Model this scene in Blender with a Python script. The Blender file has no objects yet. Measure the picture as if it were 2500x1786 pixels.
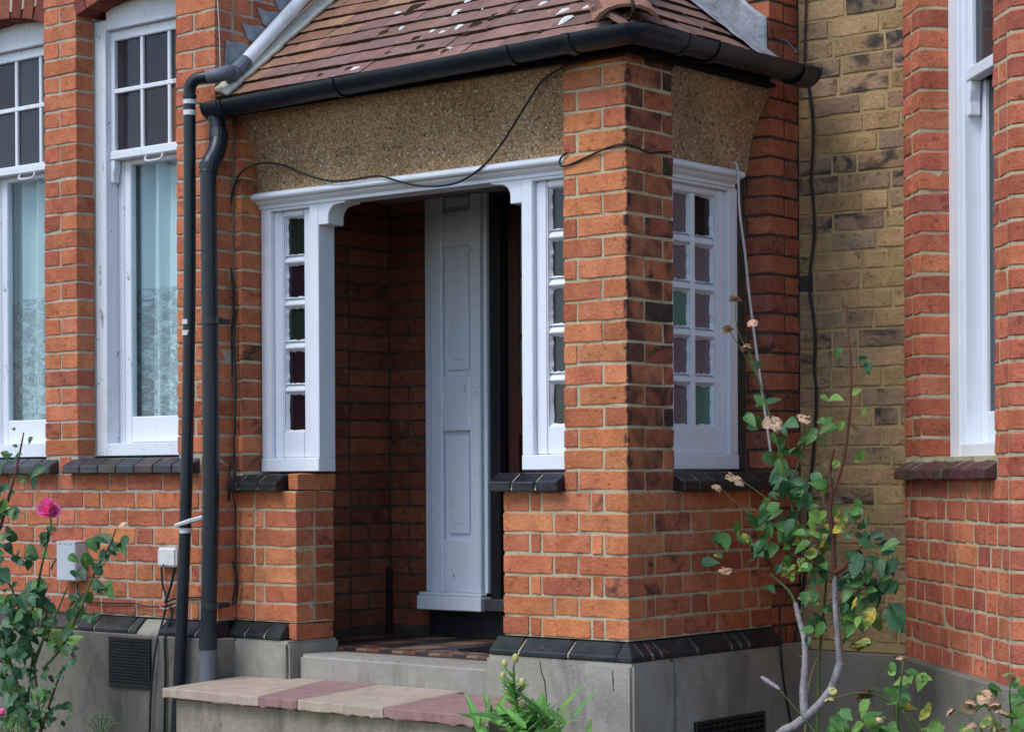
import bpy, bmesh, math, random
from mathutils import Vector, Matrix, noise
random.seed(7)
R = math.radians
ZE = 1.45                      # eye height; heights below are written relative to the eye and lifted by ZE when linked
sc = bpy.context.scene
col = sc.collection

# ------------------------------------------------------------------ camera
FPX, CX, CY, ROLL, PH = 5195., 1250., 1160., .005, R(39.3)
EYE = Vector((4.396, -6.0105, 0))
cam = bpy.data.cameras.new('camera'); co = bpy.data.objects.new('camera', cam); col.objects.link(co)
cam.sensor_width = 36; cam.lens = FPX/2500*36; cam.shift_y = (CY-893)/2500; cam.clip_end = 500; cam.clip_start = .05
co.location = (EYE.x, EYE.y, ZE)
co.rotation_euler = (Matrix.Rotation(PH, 3, 'Z') @ Matrix.Rotation(R(90), 3, 'X') @ Matrix.Rotation(-ROLL, 3, 'Z')).to_euler()
sc.camera = co
# ------------------------------------------------------------------ sky, sun, exposure
SUN_EL, SUN_AZ = R(54), R(197)          # azimuth measured clockwise from +y; the light comes from the front left
w = bpy.data.worlds.new('World'); sc.world = w; w.use_nodes = True
nt = w.node_tree; nt.nodes.clear()
sky = nt.nodes.new('ShaderNodeTexSky'); sky.sky_type = 'NISHITA'; sky.sun_disc = False
sky.sun_elevation = SUN_EL; sky.sun_rotation = SUN_AZ; sky.air_density = 1.0; sky.dust_density = .7; sky.ozone_density = 1.0
bg = nt.nodes.new('ShaderNodeBackground'); bg.inputs[1].default_value = .13
wo = nt.nodes.new('ShaderNodeOutputWorld')
nt.links.new(sky.outputs[0], bg.inputs[0]); nt.links.new(bg.outputs[0], wo.inputs[0])
sl = bpy.data.lights.new('sun', 'SUN'); sl.energy = 1.25; sl.angle = R(30); sl.color = (1, .985, .96)
so = bpy.data.objects.new('sun', sl); col.objects.link(so); so.location = (-3, -6, 9)
sd = Vector((math.sin(SUN_AZ)*math.cos(SUN_EL), math.cos(SUN_AZ)*math.cos(SUN_EL), math.sin(SUN_EL)))
so.rotation_euler = sd.to_track_quat('Z', 'Y').to_euler()
sc.view_settings.view_transform = 'Standard'; sc.view_settings.look = 'None'
sc.view_settings.exposure = .88; sc.view_settings.gamma = 1

# ------------------------------------------------------------------ helpers: where a thing seen on a known plane stands
_fw = Vector((-math.sin(PH), math.cos(PH), 0)); _rt = Vector((math.cos(PH), math.sin(PH), 0))
def ray(px, py):
    u, v = px-CX, py-CY; k = 1+ROLL*ROLL; u0 = (u-ROLL*v)/k; v0 = (v+ROLL*u)/k
    return _fw + _rt*(u0/FPX) - Vector((0, 0, v0/FPX))
def aty(px, py, y): r = ray(px, py); return EYE + r*((y-EYE.y)/r.y)
def atx(px, py, x): r = ray(px, py); return EYE + r*((x-EYE.x)/r.x)
def atz(px, py, z): r = ray(px, py); return EYE + r*(z/r.z)
BP = Vector((.459, 1.136, 0)); BN = Vector((-1, -1, 0)).normalized()
def atb(px, py, d=0):                    # point on the canted bay face, d behind it
    r = ray(px, py); return EYE + r*(((BP-BN*d-EYE).dot(BN))/r.dot(BN))
# frames for facades: (s along, d inwards, e height) -> world
TF = lambda s, d, e: (s, d, e)
TS = lambda s, d, e: (-d, s, e)
q2 = math.sqrt(.5)
TB = lambda s, d, e: (BP.x+s*q2+d*q2, BP.y-s*q2+d*q2, e)

# ------------------------------------------------------------------ materials
MATS = {}
class NT:
    def __init__(s, name):
        s.m = bpy.data.materials.new(name); s.m.use_nodes = True; s.t = s.m.node_tree; s.t.nodes.clear(); MATS[name] = s.m
        s.out = s.n('OutputMaterial'); s.tc = s.n('TexCoord').outputs['Object']
    def n(s, typ, **kw):
        nd = s.t.nodes.new('ShaderNode'+typ)
        for k, v in kw.items(): setattr(nd, k, v)
        return nd
    def put(s, sock, v):
        if isinstance(v, bpy.types.NodeSocket): s.t.links.new(v, sock)
        elif isinstance(v, (tuple, list)) and len(v) == 3 and sock.type == 'RGBA': sock.default_value = (*v, 1)
        else: sock.default_value = v
    def noise(s, scale, detail=4, rough=.6, vec=None, dist=0, out=0):
        nd = s.n('TexNoise'); s.put(nd.inputs['Vector'], vec or s.tc); nd.inputs['Scale'].default_value = scale
        nd.inputs['Detail'].default_value = detail; nd.inputs['Roughness'].default_value = rough; nd.inputs['Distortion'].default_value = dist
        return nd.outputs[out]
    def vor(s, scale, vec=None, feature='F1', out=0, rnd=1):
        nd = s.n('TexVoronoi', feature=feature); s.put(nd.inputs['Vector'], vec or s.tc); nd.inputs['Scale'].default_value = scale
        nd.inputs['Randomness'].default_value = rnd
        return nd.outputs[out]
    def rng(s, v, a, b, c=0., d=1.):
        nd = s.n('MapRange'); nd.clamp = True; s.put(nd.inputs[0], v)
        for i, x in enumerate((a, b, c, d)): s.put(nd.inputs[1+i], x)
        return nd.outputs[0]
    def math(s, op, a, b=0.):
        nd = s.n('Math', operation=op); s.put(nd.inputs[0], a); s.put(nd.inputs[1], b); return nd.outputs[0]
    def mix(s, f, a, b, mode='MIX'):
        nd = s.n('Mix', data_type='RGBA', blend_type=mode); s.put(nd.inputs[0], f); s.put(nd.inputs[6], a); s.put(nd.inputs[7], b); return nd.outputs[2]
    def scalev(s, v, sc3):
        nd = s.n('VectorMath', operation='MULTIPLY'); s.put(nd.inputs[0], v); nd.inputs[1].default_value = sc3; return nd.outputs[0]
    def rvec(s):                              # object coordinates shifted by a random amount for every object
        oi = s.n('ObjectInfo'); cb = s.n('CombineXYZ')
        for i, k in enumerate((37., 91., 53.)): s.put(cb.inputs[i], s.math('MULTIPLY', oi.outputs['Random'], k))
        nd = s.n('VectorMath', operation='ADD'); s.put(nd.inputs[0], s.tc); s.put(nd.inputs[1], cb.outputs[0])
        return nd.outputs[0], oi
    def bump(s, h, strength=.3, dist=.004):
        nd = s.n('Bump'); s.put(nd.inputs['Height'], h); nd.inputs['Strength'].default_value = strength; nd.inputs['Distance'].default_value = dist
        return nd.outputs[0]
    def bsdf(s, color, rough=.8, spec=.3, normal=None, **kw):
        nd = s.n('BsdfPrincipled'); s.put(nd.inputs['Base Color'], color); s.put(nd.inputs['Roughness'], rough); s.put(nd.inputs['Specular IOR Level'], spec)
        if normal: s.put(nd.inputs['Normal'], normal)
        for k, v in kw.items(): s.put(nd.inputs[k.replace('_', ' ')], v)
        return nd.outputs[0]
    def done(s, sh): s.t.links.new(sh, s.out.inputs[0]); return s.m

def mk_brick(name, soot=(.045, .035, .032), bloom=(.5, .36, .27), edge=False):
    t = NT(name); v, oi = t.rvec()
    a = t.noise(11, 5, .65, v); b = t.noise(70, 4, .7, v); c = t.noise(8, 4, .6, t.scalev(v, (1, 1, 1.7)), .6); d = t.vor(120, v)
    colr = t.mix(1., oi.outputs['Color'], t.mix(t.rng(a, .3, .72), (.72, .68, .68), (1.16, 1.18, 1.18)), 'MULTIPLY')
    colr = t.mix(t.rng(b, .35, .75, 0, .45), colr, t.mix(1., colr, (1.35, 1.5, 1.6), 'MULTIPLY'))
    colr = t.mix(t.rng(t.noise(19, 3, .5, v), .6, .75, 0, .22), colr, bloom)
    colr = t.mix(t.rng(t.noise(240, 2, .6, v), .3, .7, 0, .55), t.mix(1., colr, (1.18, 1.2, 1.2), 'MULTIPLY'), t.mix(1., colr, (.62, .58, .56), 'MULTIPLY'))
    colr = t.mix(t.rng(t.noise(45, 2, .5, v), .62, .7, 0, .6), colr, t.mix(1., colr, (.4, .36, .36), 'MULTIPLY'))
    th = t.math('SUBTRACT', .78, t.math('MULTIPLY', oi.outputs['Alpha'], .44))
    colr = t.mix(t.math('MULTIPLY', t.rng(c, th, t.math('ADD', th, .14)), .88), colr, soot)
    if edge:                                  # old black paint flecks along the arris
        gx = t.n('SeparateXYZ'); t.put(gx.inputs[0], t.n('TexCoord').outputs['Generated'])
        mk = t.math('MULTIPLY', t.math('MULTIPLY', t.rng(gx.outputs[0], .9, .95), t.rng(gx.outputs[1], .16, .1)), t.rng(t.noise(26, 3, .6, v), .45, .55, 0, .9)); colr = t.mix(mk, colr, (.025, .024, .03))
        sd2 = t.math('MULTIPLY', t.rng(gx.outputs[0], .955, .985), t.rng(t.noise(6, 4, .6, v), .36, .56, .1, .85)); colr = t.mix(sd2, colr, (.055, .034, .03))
    h = t.math('ADD', t.math('MULTIPLY', b, .7), t.math('ADD', t.math('MULTIPLY', a, .8), t.math('MULTIPLY', t.rng(d, 0, .35), .12)))
    return t.done(t.bsdf(colr, .92, .15, t.bump(h, 1., .007)))
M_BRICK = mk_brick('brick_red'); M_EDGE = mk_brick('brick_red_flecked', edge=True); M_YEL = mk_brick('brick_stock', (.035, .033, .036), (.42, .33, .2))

def mk_plain(name, c1, c2, scale=6, rough=.85, spec=.25, fine=60, bstr=.5, bd=.003, stain=None, stn=(.1, .09, .08), rv=False):
    t = NT(name); v = t.tc
    if rv: v, oi = t.rvec()
    a = t.noise(scale, 6, .65, v); b = t.noise(fine, 4, .7, v)
    colr = t.mix(t.rng(a, .32, .7), c1, c2)
    colr = t.mix(t.rng(b, .35, .7, 0, .35), colr, t.mix(1., colr, (.6, .6, .6), 'MULTIPLY'))
    if stain:
        s = t.noise(stain, 5, .7, t.scalev(v, (1.6, 1.6, .55)), .5)
        colr = t.mix(t.rng(s, .52, .7, 0, .75), colr, stn)
    h = t.math('ADD', t.math('MULTIPLY', a, .6), b)
    return t.done(t.bsdf(colr, rough, spec, t.bump(h, bstr, bd)))
M_MORT = mk_plain('mortar_buff', (.47, .395, .25), (.61, .53, .36), 9, .95, .1, 150, .9, .004, 7, (.17, .15, .11))
M_MORTG = mk_plain('mortar_grey', (.41, .37, .29), (.55, .505, .41), 9, .95, .1, 150, .9, .004, 7, (.16, .15, .13))
M_MORTY = mk_plain('mortar_yellow', (.37, .265, .12), (.47, .35, .175), 9, .95, .1, 150, .9, .004, 6, (.2, .16, .09))
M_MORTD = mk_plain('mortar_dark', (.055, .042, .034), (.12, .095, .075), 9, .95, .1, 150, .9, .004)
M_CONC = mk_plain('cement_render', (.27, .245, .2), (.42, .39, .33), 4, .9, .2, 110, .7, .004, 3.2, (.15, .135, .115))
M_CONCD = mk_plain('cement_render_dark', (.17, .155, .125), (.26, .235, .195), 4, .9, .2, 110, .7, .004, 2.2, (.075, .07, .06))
M_STEP = mk_plain('cement_step', (.3, .275, .235), (.4, .37, .32), 5, .9, .2, 160, .7, .003, 6, (.2, .18, .15))
M_RISER = mk_plain('old_render_riser', (.22, .2, .145), (.36, .325, .24), 5, .92, .15, 60, .9, .006, 5, (.1, .09, .07))
M_SLABY = mk_plain('slab_buff', (.42, .33, .25), (.55, .44, .34), 7, .9, .2, 140, .9, .005, 5, (.27, .22, .17))
M_SLABP = mk_plain('slab_pink', (.3, .175, .165), (.4, .25, .235), 7, .9, .2, 140, .9, .005, 5, (.2, .12, .12))
M_LEAD = mk_plain('lead', (.18, .195, .22), (.38, .405, .44), 14, .5, .5, 40, .8, .006, 9, (.2, .2, .18))
M_BLACKP = mk_plain('black_gloss_paint', (.008, .009, .011), (.016, .017, .019), 8, .35, .5, 70, .25, .002)
M_PIPE = mk_plain('black_pipe', (.009, .013, .02), (.018, .025, .036), 6, .38, .4, 40, .2, .002)
M_PIPEG = mk_plain('grey_pipe', (.1, .115, .14), (.15, .17, .2), 7, .55, .4, 60, .3, .002)
M_PIPEW = mk_plain('white_pipe', (.76, .82, .82), (.86, .88, .88), 5, .5, .4, 30, .3, .002, 6, (.36, .42, .4))
M_CABLE = mk_plain('black_cable', (.014, .014, .017), (.03, .03, .034), 20, .6, .3)
M_CABLEG = mk_plain('pale_cable', (.5, .5, .48), (.66, .66, .63), 12, .6, .3, 60, .3, .002, 20, (.3, .3, .28))
M_BOX = mk_plain('grey_plastic_box', (.5, .52, .56), (.57, .59, .62), 6, .5, .4, 80, .1, .001)
M_BOXW = mk_plain('white_plastic_box', (.68, .68, .66), (.74, .74, .72), 7, .5, .4, 60, .1, .001, 9, (.5, .42, .34))
M_TAPE = mk_plain('white_tape', (.6, .6, .6), (.75, .75, .76), 30, .5, .4, 60, .2, .001, 30, (.15, .15, .15))
M_DOOR = mk_plain('red_brown_door', (.055, .012, .009), (.085, .018, .012), 6, .4, .5, 40, .2, .001)
M_ROOM = mk_plain('room_lining', (.12, .11, .1), (.18, .17, .15), 2, .95, .05)
M_CEIL = mk_plain('porch_ceiling', (.3, .28, .26), (.4, .37, .34), 3, .9, .1)
M_SOIL = mk_plain('soil', (.035, .025, .016), (.075, .055, .035), 9, 1, .05, 50, 1, .02)
M_MAT = mk_plain('black_mat', (.008, .008, .009), (.016, .016, .018), 30, .95, .1, 200, .8, .003)
M_MOSS = mk_plain('moss', (.03, .022, .012), (.07, .05, .025), 40, 1, .05, 150, 1, .006)
M_LICH = mk_plain('lichen_white', (.62, .62, .6), (.78, .77, .74), 40, .95, .1, 150, .6, .003)
M_FILLET = mk_plain('mortar_fillet', (.6, .57, .46), (.78, .75, .64), 12, .9, .15, 60, .8, .006, 10, (.3, .3, .22))
M_TILEF = mk_plain('floor_tile_buff', (.2, .125, .075), (.27, .175, .105), 9, .45, .4, 50, .2, .001, rv=True)
M_TILEB = mk_plain('floor_tile_dark', (.02, .018, .022), (.045, .035, .04), 9, .4, .4, 50, .2, .001, rv=True)
M_TILER = mk_plain('floor_tile_brown', (.13, .05, .035), (.19, .08, .05), 9, .45, .4, 50, .2, .001, rv=True)

def mk_blue():
    t = NT('blue_brick'); v, oi = t.rvec()
    a = t.noise(9, 5, .7, v); b = t.noise(60, 3, .7, v)
    colr = t.mix(1., oi.outputs['Color'], t.mix(t.rng(a, .35, .7), (.6, .6, .6), (1.5, 1.4, 1.35)), 'MULTIPLY')
    colr = t.mix(t.rng(t.noise(16, 4, .6, v), .62, .7, 0, .55), colr, (.16, .065, .04))
    return t.done(t.bsdf(colr, t.rng(a, .3, .7, .25, .5), .45, t.bump(t.math('ADD', a, b), .4, .003)))
M_BLUE = mk_blue()
def mk_tile():
    t = NT('roof_tile'); v, oi = t.rvec()
    a = t.noise(10, 5, .7, v); b = t.noise(55, 4, .7, v)
    colr = t.mix(1., oi.outputs['Color'], t.mix(t.rng(a, .3, .7), (.72, .72, .74), (1.2, 1.15, 1.15)), 'MULTIPLY')
    colr = t.mix(t.rng(b, .4, .75, 0, .4), colr, (.09, .06, .05))
    colr = t.mix(t.rng(t.noise(24, 4, .6, v), .66, .72, 0, .6), colr, (.5, .46, .44))
    return t.done(t.bsdf(colr, .92, .15, t.bump(t.math('ADD', a, b), .8, .005)))
M_TILE = mk_tile()
def mk_white(name, base=(.8, .8, .8), dirt=(.42, .4, .36), amt=.5, peel=.0):
    t = NT(name); a = t.noise(5, 5, .7); b = t.noise(38, 4, .7, t.scalev(t.tc, (1, 1, .35)))
    colr = t.mix(t.rng(a, .55, .8, 0, amt), base, dirt)
    colr = t.mix(t.rng(b, .66, .74, 0, amt*.8), colr, (.3, .28, .25))
    if peel:
        p = t.noise(24, 5, .75, t.scalev(t.tc, (1, 1, .45)), .4)
        colr = t.mix(t.rng(p, .655-peel*.05, .675-peel*.05, 0, .8), colr, (.2, .18, .165))
    return t.done(t.bsdf(colr, .42, .4, t.bump(t.math('ADD', b, t.noise(14, 3, .6)), .35, .0025)))
M_WHITE = mk_white('white_gloss_paint', (.76, .8, .86), amt=.3); M_WHITEO = mk_white('weathered_white_paint', (.72, .75, .8), amt=.5, peel=.6)
M_PILAS = mk_white('white_pilaster_paint', (.72, .78, .86), amt=.25, peel=.05)
M_IRONW = mk_white('white_iron', (.7, .7, .7), amt=.3)

def mk_pebble():
    t = NT('pebbledash'); d = t.vor(115, out=0); c = t.vor(115, out=1); sep = t.n('SeparateColor'); t.put(sep.inputs[0], c)
    base = t.mix(t.rng(sep.outputs[0], .1, .9), (.42, .27, .145), (.67, .46, .275))
    base = t.mix(t.rng(t.noise(4, 5, .6), .35, .7), base, t.mix(1., base, (.62, .6, .56), 'MULTIPLY'))
    base = t.mix(t.rng(sep.outputs[1], .95, .97, 0, .7), base, (.05, .045, .05))
    base = t.mix(t.rng(sep.outputs[2], .985, .99, 0, .9), base, (.7, .66, .58))
    base = t.mix(t.rng(d, .3, .7, 0, .6), base, t.mix(1., base, (.5, .48, .45), 'MULTIPLY'))
    return t.done(t.bsdf(base, .95, .1, t.bump(t.math('MULTIPLY', d, -1.), 1., .006)))
M_PEB = mk_pebble()
def mk_glass(name, tint, rough=.05, body=.0, bodycol=(.1, .1, .1)):
    t = NT(name); nrm = t.bump(t.noise(6, 2, .5), .25, .004)
    tr = t.n('BsdfTransparent'); t.put(tr.inputs[0], tint)
    gl = t.n('BsdfGlossy'); t.put(gl.inputs[0], (1, 1, 1)); gl.inputs['Roughness'].default_value = rough; t.put(gl.inputs['Normal'], nrm)
    df = t.bsdf(bodycol, .5, .2)
    m0 = t.n('MixShader'); m0.inputs[0].default_value = body; t.t.links.new(tr.outputs[0], m0.inputs[1]); t.t.links.new(df, m0.inputs[2])
    fr = t.n('Fresnel'); fr.inputs[0].default_value = 1.52; t.put(fr.inputs['Normal'], nrm)
    ge = t.n('NewGeometry'); m1 = t.n('MixShader'); t.put(m1.inputs[0], t.math('MULTIPLY', t.math('MULTIPLY', fr.outputs[0], .6), t.math('SUBTRACT', 1., ge.outputs['Backfacing']))); t.t.links.new(m0.outputs[0], m1.inputs[1]); t.t.links.new(gl.outputs[0], m1.inputs[2])
    return t.done(m1.outputs[0])
G_CLEAR = mk_glass('clear_glass', (.9, .95, .95))
G_GREEN = mk_glass('green_tinted_glass', (.3, .45, .38), .08, .25, (.03, .07, .05))
G_GREENL = mk_glass('pale_green_glass', (.5, .75, .65), .15, .6, (.15, .3, .24))
G_PURP = mk_glass('plum_tinted_glass', (.4, .27, .33), .08, .25, (.05, .025, .04))
G_LILAC = mk_glass('lilac_frosted_glass', (.6, .5, .55), .15, .6, (.26, .2, .23))
G_GREY = mk_glass('grey_obscured_glass', (.4, .44, .47), .12, .4, (.055, .065, .075))
G_AMBER = mk_glass('amber_tinted_glass', (.8, .4, .12), .1, .4, (.22, .08, .015))
G_DARK = mk_glass('dark_pane_glass', (.42, .42, .45), .06, .3, (.06, .055, .07))
G_DOOR = mk_glass('door_obscured_glass', (.7, .8, .7), .25, .8, (.42, .47, .38))

def mk_curtain():
    t = NT('net_curtain_cloth'); sp = t.n('SeparateXYZ'); t.put(sp.inputs[0], t.tc)
    v = t.scalev(t.tc, (1, 0, 1))
    low = t.rng(sp.outputs[2], .02, .012)                    # lace below the hem line, plain voile above
    flo = t.math('MULTIPLY', t.rng(t.vor(24, v, 'SMOOTH_F1'), .3, .42), 1.)
    fl2 = t.rng(t.noise(48, 3, .6, v, 1.5), .47, .53)
    lace = t.rng(t.math('ADD', t.math('MULTIPLY', flo, .55), t.math('MULTIPLY', fl2, .6)), .35, .75, .99, .55)
    band = t.math('MULTIPLY', t.rng(sp.outputs[2], .035, .03), t.rng(sp.outputs[2], .0, .008))
    alpha = t.mix(low, (.97, .97, .97), lace); alpha = t.math('MAXIMUM', alpha, band)
    tr = t.n('BsdfTransparent'); df = t.n('BsdfDiffuse'); t.put(df.inputs[0], (.82, .93, .98)); tl = t.n('BsdfTranslucent'); t.put(tl.inputs[0], (.7, .8, .86))
    a = t.n('MixShader'); a.inputs[0].default_value = .2; t.t.links.new(df.outputs[0], a.inputs[1]); t.t.links.new(tl.outputs[0], a.inputs[2])
    b = t.n('MixShader'); t.put(b.inputs[0], alpha); t.t.links.new(tr.outputs[0], b.inputs[1]); t.t.links.new(a.outputs[0], b.inputs[2])
    return t.done(b.outputs[0])
M_CURT = mk_curtain()
def mk_leaf(name, c1, c2, spot=None, rough=.45):
    t = NT(name); v, oi = t.rvec(); a = t.noise(3.5, 4, .65, v)
    colr = t.mix(t.rng(a, .3, .7), c1, c2)
    colr = t.mix(t.rng(oi.outputs['Random'], 0, 1, 0, .5), colr, t.mix(1., colr, (.55, .6, .6), 'MULTIPLY'))
    if spot: colr = t.mix(t.rng(t.noise(2.2, 3, .55, v), .47, .6), colr, spot)
    sp = t.n('SeparateXYZ'); t.put(sp.inputs[0], t.tc); ax = t.math('ABSOLUTE', sp.outputs[0])
    vn = t.math('SINE', t.math('MULTIPLY', t.math('SUBTRACT', sp.outputs[1], t.math('MULTIPLY', ax, .9)), 44.)); rib = t.rng(ax, .0, .025, 1, 0)
    colr = t.mix(t.math('MAXIMUM', rib, t.rng(vn, .7, 1., 0, .08)), colr, t.mix(1., colr, (1.5, 1.4, 1.5), 'MULTIPLY'))
    p = t.bsdf(colr, rough, .4, t.bump(vn, .12, .02)); tl = t.n('BsdfTranslucent'); t.put(tl.inputs[0], colr)
    m = t.n('MixShader'); m.inputs[0].default_value = .22; t.t.links.new(p, m.inputs[1]); t.t.links.new(tl.outputs[0], m.inputs[2])
    return t.done(m.outputs[0])
L_GREEN = mk_leaf('leaf_green', (.05, .15, .03), (.11, .25, .055)); L_DARK = mk_leaf('leaf_dark', (.025, .095, .04), (.05, .14, .05))
L_BLUE = mk_leaf('leaf_bluish', (.055, .16, .07), (.11, .24, .11)); L_PALE = mk_leaf('leaf_pale', (.13, .27, .05), (.22, .38, .08))
L_YEL = mk_leaf('leaf_yellowing', (.1, .2, .05), (.16, .27, .07), (.55, .38, .04)); L_RED = mk_leaf('leaf_reddish', (.13, .05, .025), (.1, .11, .035))
L_LILY = mk_leaf('leaf_lily', (.1, .3, .05), (.17, .42, .08))
M_PINK = mk_leaf('petal_pink', (.88, .1, .38), (.95, .32, .55), None, .6); M_DRY = mk_leaf('petal_dry', (.55, .33, .19), (.68, .5, .33), None, .8)
M_DRYB = mk_leaf('petal_brown', (.16, .07, .035), (.24, .12, .06), None, .9); M_BUD = mk_leaf('lily_bud', (.45, .45, .12), (.55, .52, .2))
M_BARK = mk_plain('pale_bark', (.26, .24, .255), (.44, .415, .43), 18, .9, .15, 60, 1, .004, 20, (.14, .1, .09), rv=True)
M_STEM = mk_plain('green_stem', (.05, .09, .025), (.1, .13, .04), 14, .7, .3); M_STEMR = mk_plain('red_stem', (.1, .035, .025), (.16, .06, .035), 14, .7, .3)
M_STRAW = mk_plain('straw', (.38, .26, .12), (.5, .36, .18), 14, .9, .1); M_LAV = mk_plain('lavender_dry', (.25, .22, .26), (.36, .32, .36), 60, 1, .05)

# ------------------------------------------------------------------ mesh helpers
WL = {}                                              # world location (eye heights) of every Empty / parent
def setp(o, label=None, cat=None, group=None, kind=None):
    if label: o['label'] = label
    if cat: o['category'] = cat
    if group: o['group'] = group
    if kind: o['kind'] = kind
    return o
def thing(name, label, cat, base, group=None):
    o = bpy.data.objects.new(name, None); col.objects.link(o); o.empty_display_size = .1
    o.location = (base[0], base[1], base[2]+ZE); WL[o.name] = Vector(base); return setp(o, label, cat, group)
def place(name, me, parent, loc, rot=None, mat=None, color=None, scale=None):
    o = bpy.data.objects.new(name, me); col.objects.link(o); loc = Vector(loc)
    if parent: o.parent = parent; o.location = loc - WL[parent.name]
    else: o.location = loc + Vector((0, 0, ZE))
    if rot is not None: o.rotation_euler = rot
    if scale: o.scale = (scale,)*3 if not isinstance(scale, tuple) else scale
    if color: o.color = color
    WL[o.name] = loc
    return o
class MB:
    def __init__(s, T=None): s.v = []; s.f = []; s.T = T
    def add(s, vs, fs):
        b = len(s.v); s.v += [s.T(*p) if s.T else tuple(p) for p in vs]; s.f += [tuple(i+b for i in f) for f in fs]; return s
    def box(s, x0, x1, y0, y1, z0, z1):
        return s.add([(x0,y0,z0),(x1,y0,z0),(x1,y1,z0),(x0,y1,z0),(x0,y0,z1),(x1,y0,z1),(x1,y1,z1),(x0,y1,z1)],
                     [(0,3,2,1),(4,5,6,7),(0,1,5,4),(1,2,6,5),(2,3,7,6),(3,0,4,7)])
    def prism(s, poly, axis, a, b):                  # polygon in the other two axes, extruded from a to b along axis
        f = {'x': lambda u, w, t: (t, u, w), 'y': lambda u, w, t: (u, t, w), 'z': lambda u, w, t: (u, w, t)}[axis]; n = len(poly)
        return s.add([f(*p, a) for p in poly]+[f(*p, b) for p in poly], [tuple(range(n))[::-1], tuple(range(n, 2*n))]+[(i, (i+1) % n, n+(i+1) % n, n+i) for i in range(n)])
    def tube(s, pts, r, n=8, caps=True):
        pts = [Vector(p) for p in pts]; m = len(pts); rs = r if isinstance(r, (list, tuple)) else [r]*m; vs = []; fs = []; prev = None
        for i, p in enumerate(pts):
            d = (pts[min(i+1, m-1)]-pts[max(i-1, 0)]).normalized()
            if prev is None: x = d.orthogonal().normalized()
            else: x = (prev-d*prev.dot(d)).normalized() if (prev-d*prev.dot(d)).length > 1e-6 else d.orthogonal().normalized()
            prev = x; y = d.cross(x)
            vs += [p+(x*math.cos(2*math.pi*k/n)+y*math.sin(2*math.pi*k/n))*rs[i] for k in range(n)]
        for i in range(m-1): fs += [(i*n+k, i*n+(k+1) % n, (i+1)*n+(k+1) % n, (i+1)*n+k) for k in range(n)]
        if caps: fs += [tuple(range(n))[::-1], tuple(range((m-1)*n, m*n))]
        return s.add([tuple(v) for v in vs], fs)
    def sheet(s, fn, nu, nv):
        vs = [fn(i/nu, j/nv) for j in range(nv+1) for i in range(nu+1)]
        return s.add(vs, [(j*(nu+1)+i, j*(nu+1)+i+1, (j+1)*(nu+1)+i+1, (j+1)*(nu+1)+i) for j in range(nv) for i in range(nu)])
    def mesh(s, name, mat, c, bevel=0, smooth=False, rough=0, seg=1):
        bm = bmesh.new(); vs = [bm.verts.new(Vector(p)-c) for p in s.v]
        for f in s.f:
            try: bm.faces.new([vs[i] for i in f])
            except ValueError: pass
        bmesh.ops.recalc_face_normals(bm, faces=bm.faces)
        if bevel: bmesh.ops.bevel(bm, geom=list(bm.edges), offset=bevel, segments=seg, affect='EDGES', clamp_overlap=True)
        if rough:
            for v in bm.verts:
                p = v.co*23+c*7; v.co += Vector((noise.noise(p), noise.noise(p+Vector((9, 3, 1))), noise.noise(p+Vector((2, 8, 5)))))*rough
        me = bpy.data.meshes.new(name); bm.to_mesh(me); bm.free()
        if smooth:
            for p in me.polygons: p.use_smooth = True
            me.set_sharp_from_angle(angle=R(42))
        me.materials.append(mat); return me
    def build(s, name, mat, parent=None, bevel=0, smooth=False, rough=0, kind=None, color=None, origin=None, seg=1):
        lo = [min(p[i] for p in s.v) for i in range(3)]; hi = [max(p[i] for p in s.v) for i in range(3)]
        c = Vector([(a+b)/2 for a, b in zip(lo, hi)]) if origin is None else Vector(origin)
        if origin is None and parent is None: c.z = lo[2]
        o = place(name, s.mesh(name, mat, c, bevel, smooth, rough, seg), parent, c, color=color)
        if kind: o['kind'] = kind
        return o
def smooth_path(pts, k=5):
    pts = [Vector(p) for p in pts]; out = []
    for i in range(len(pts)-1):
        p0, p1, p2, p3 = pts[max(i-1, 0)], pts[i], pts[i+1], pts[min(i+2, len(pts)-1)]
        for j in range(k):
            t = j/k; out.append(.5*((2*p1)+(p2-p0)*t+(2*p0-5*p1+4*p2-p3)*t*t+(3*p1-p0-3*p2+p3)*t**3))
    return out+[pts[-1]]

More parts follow.
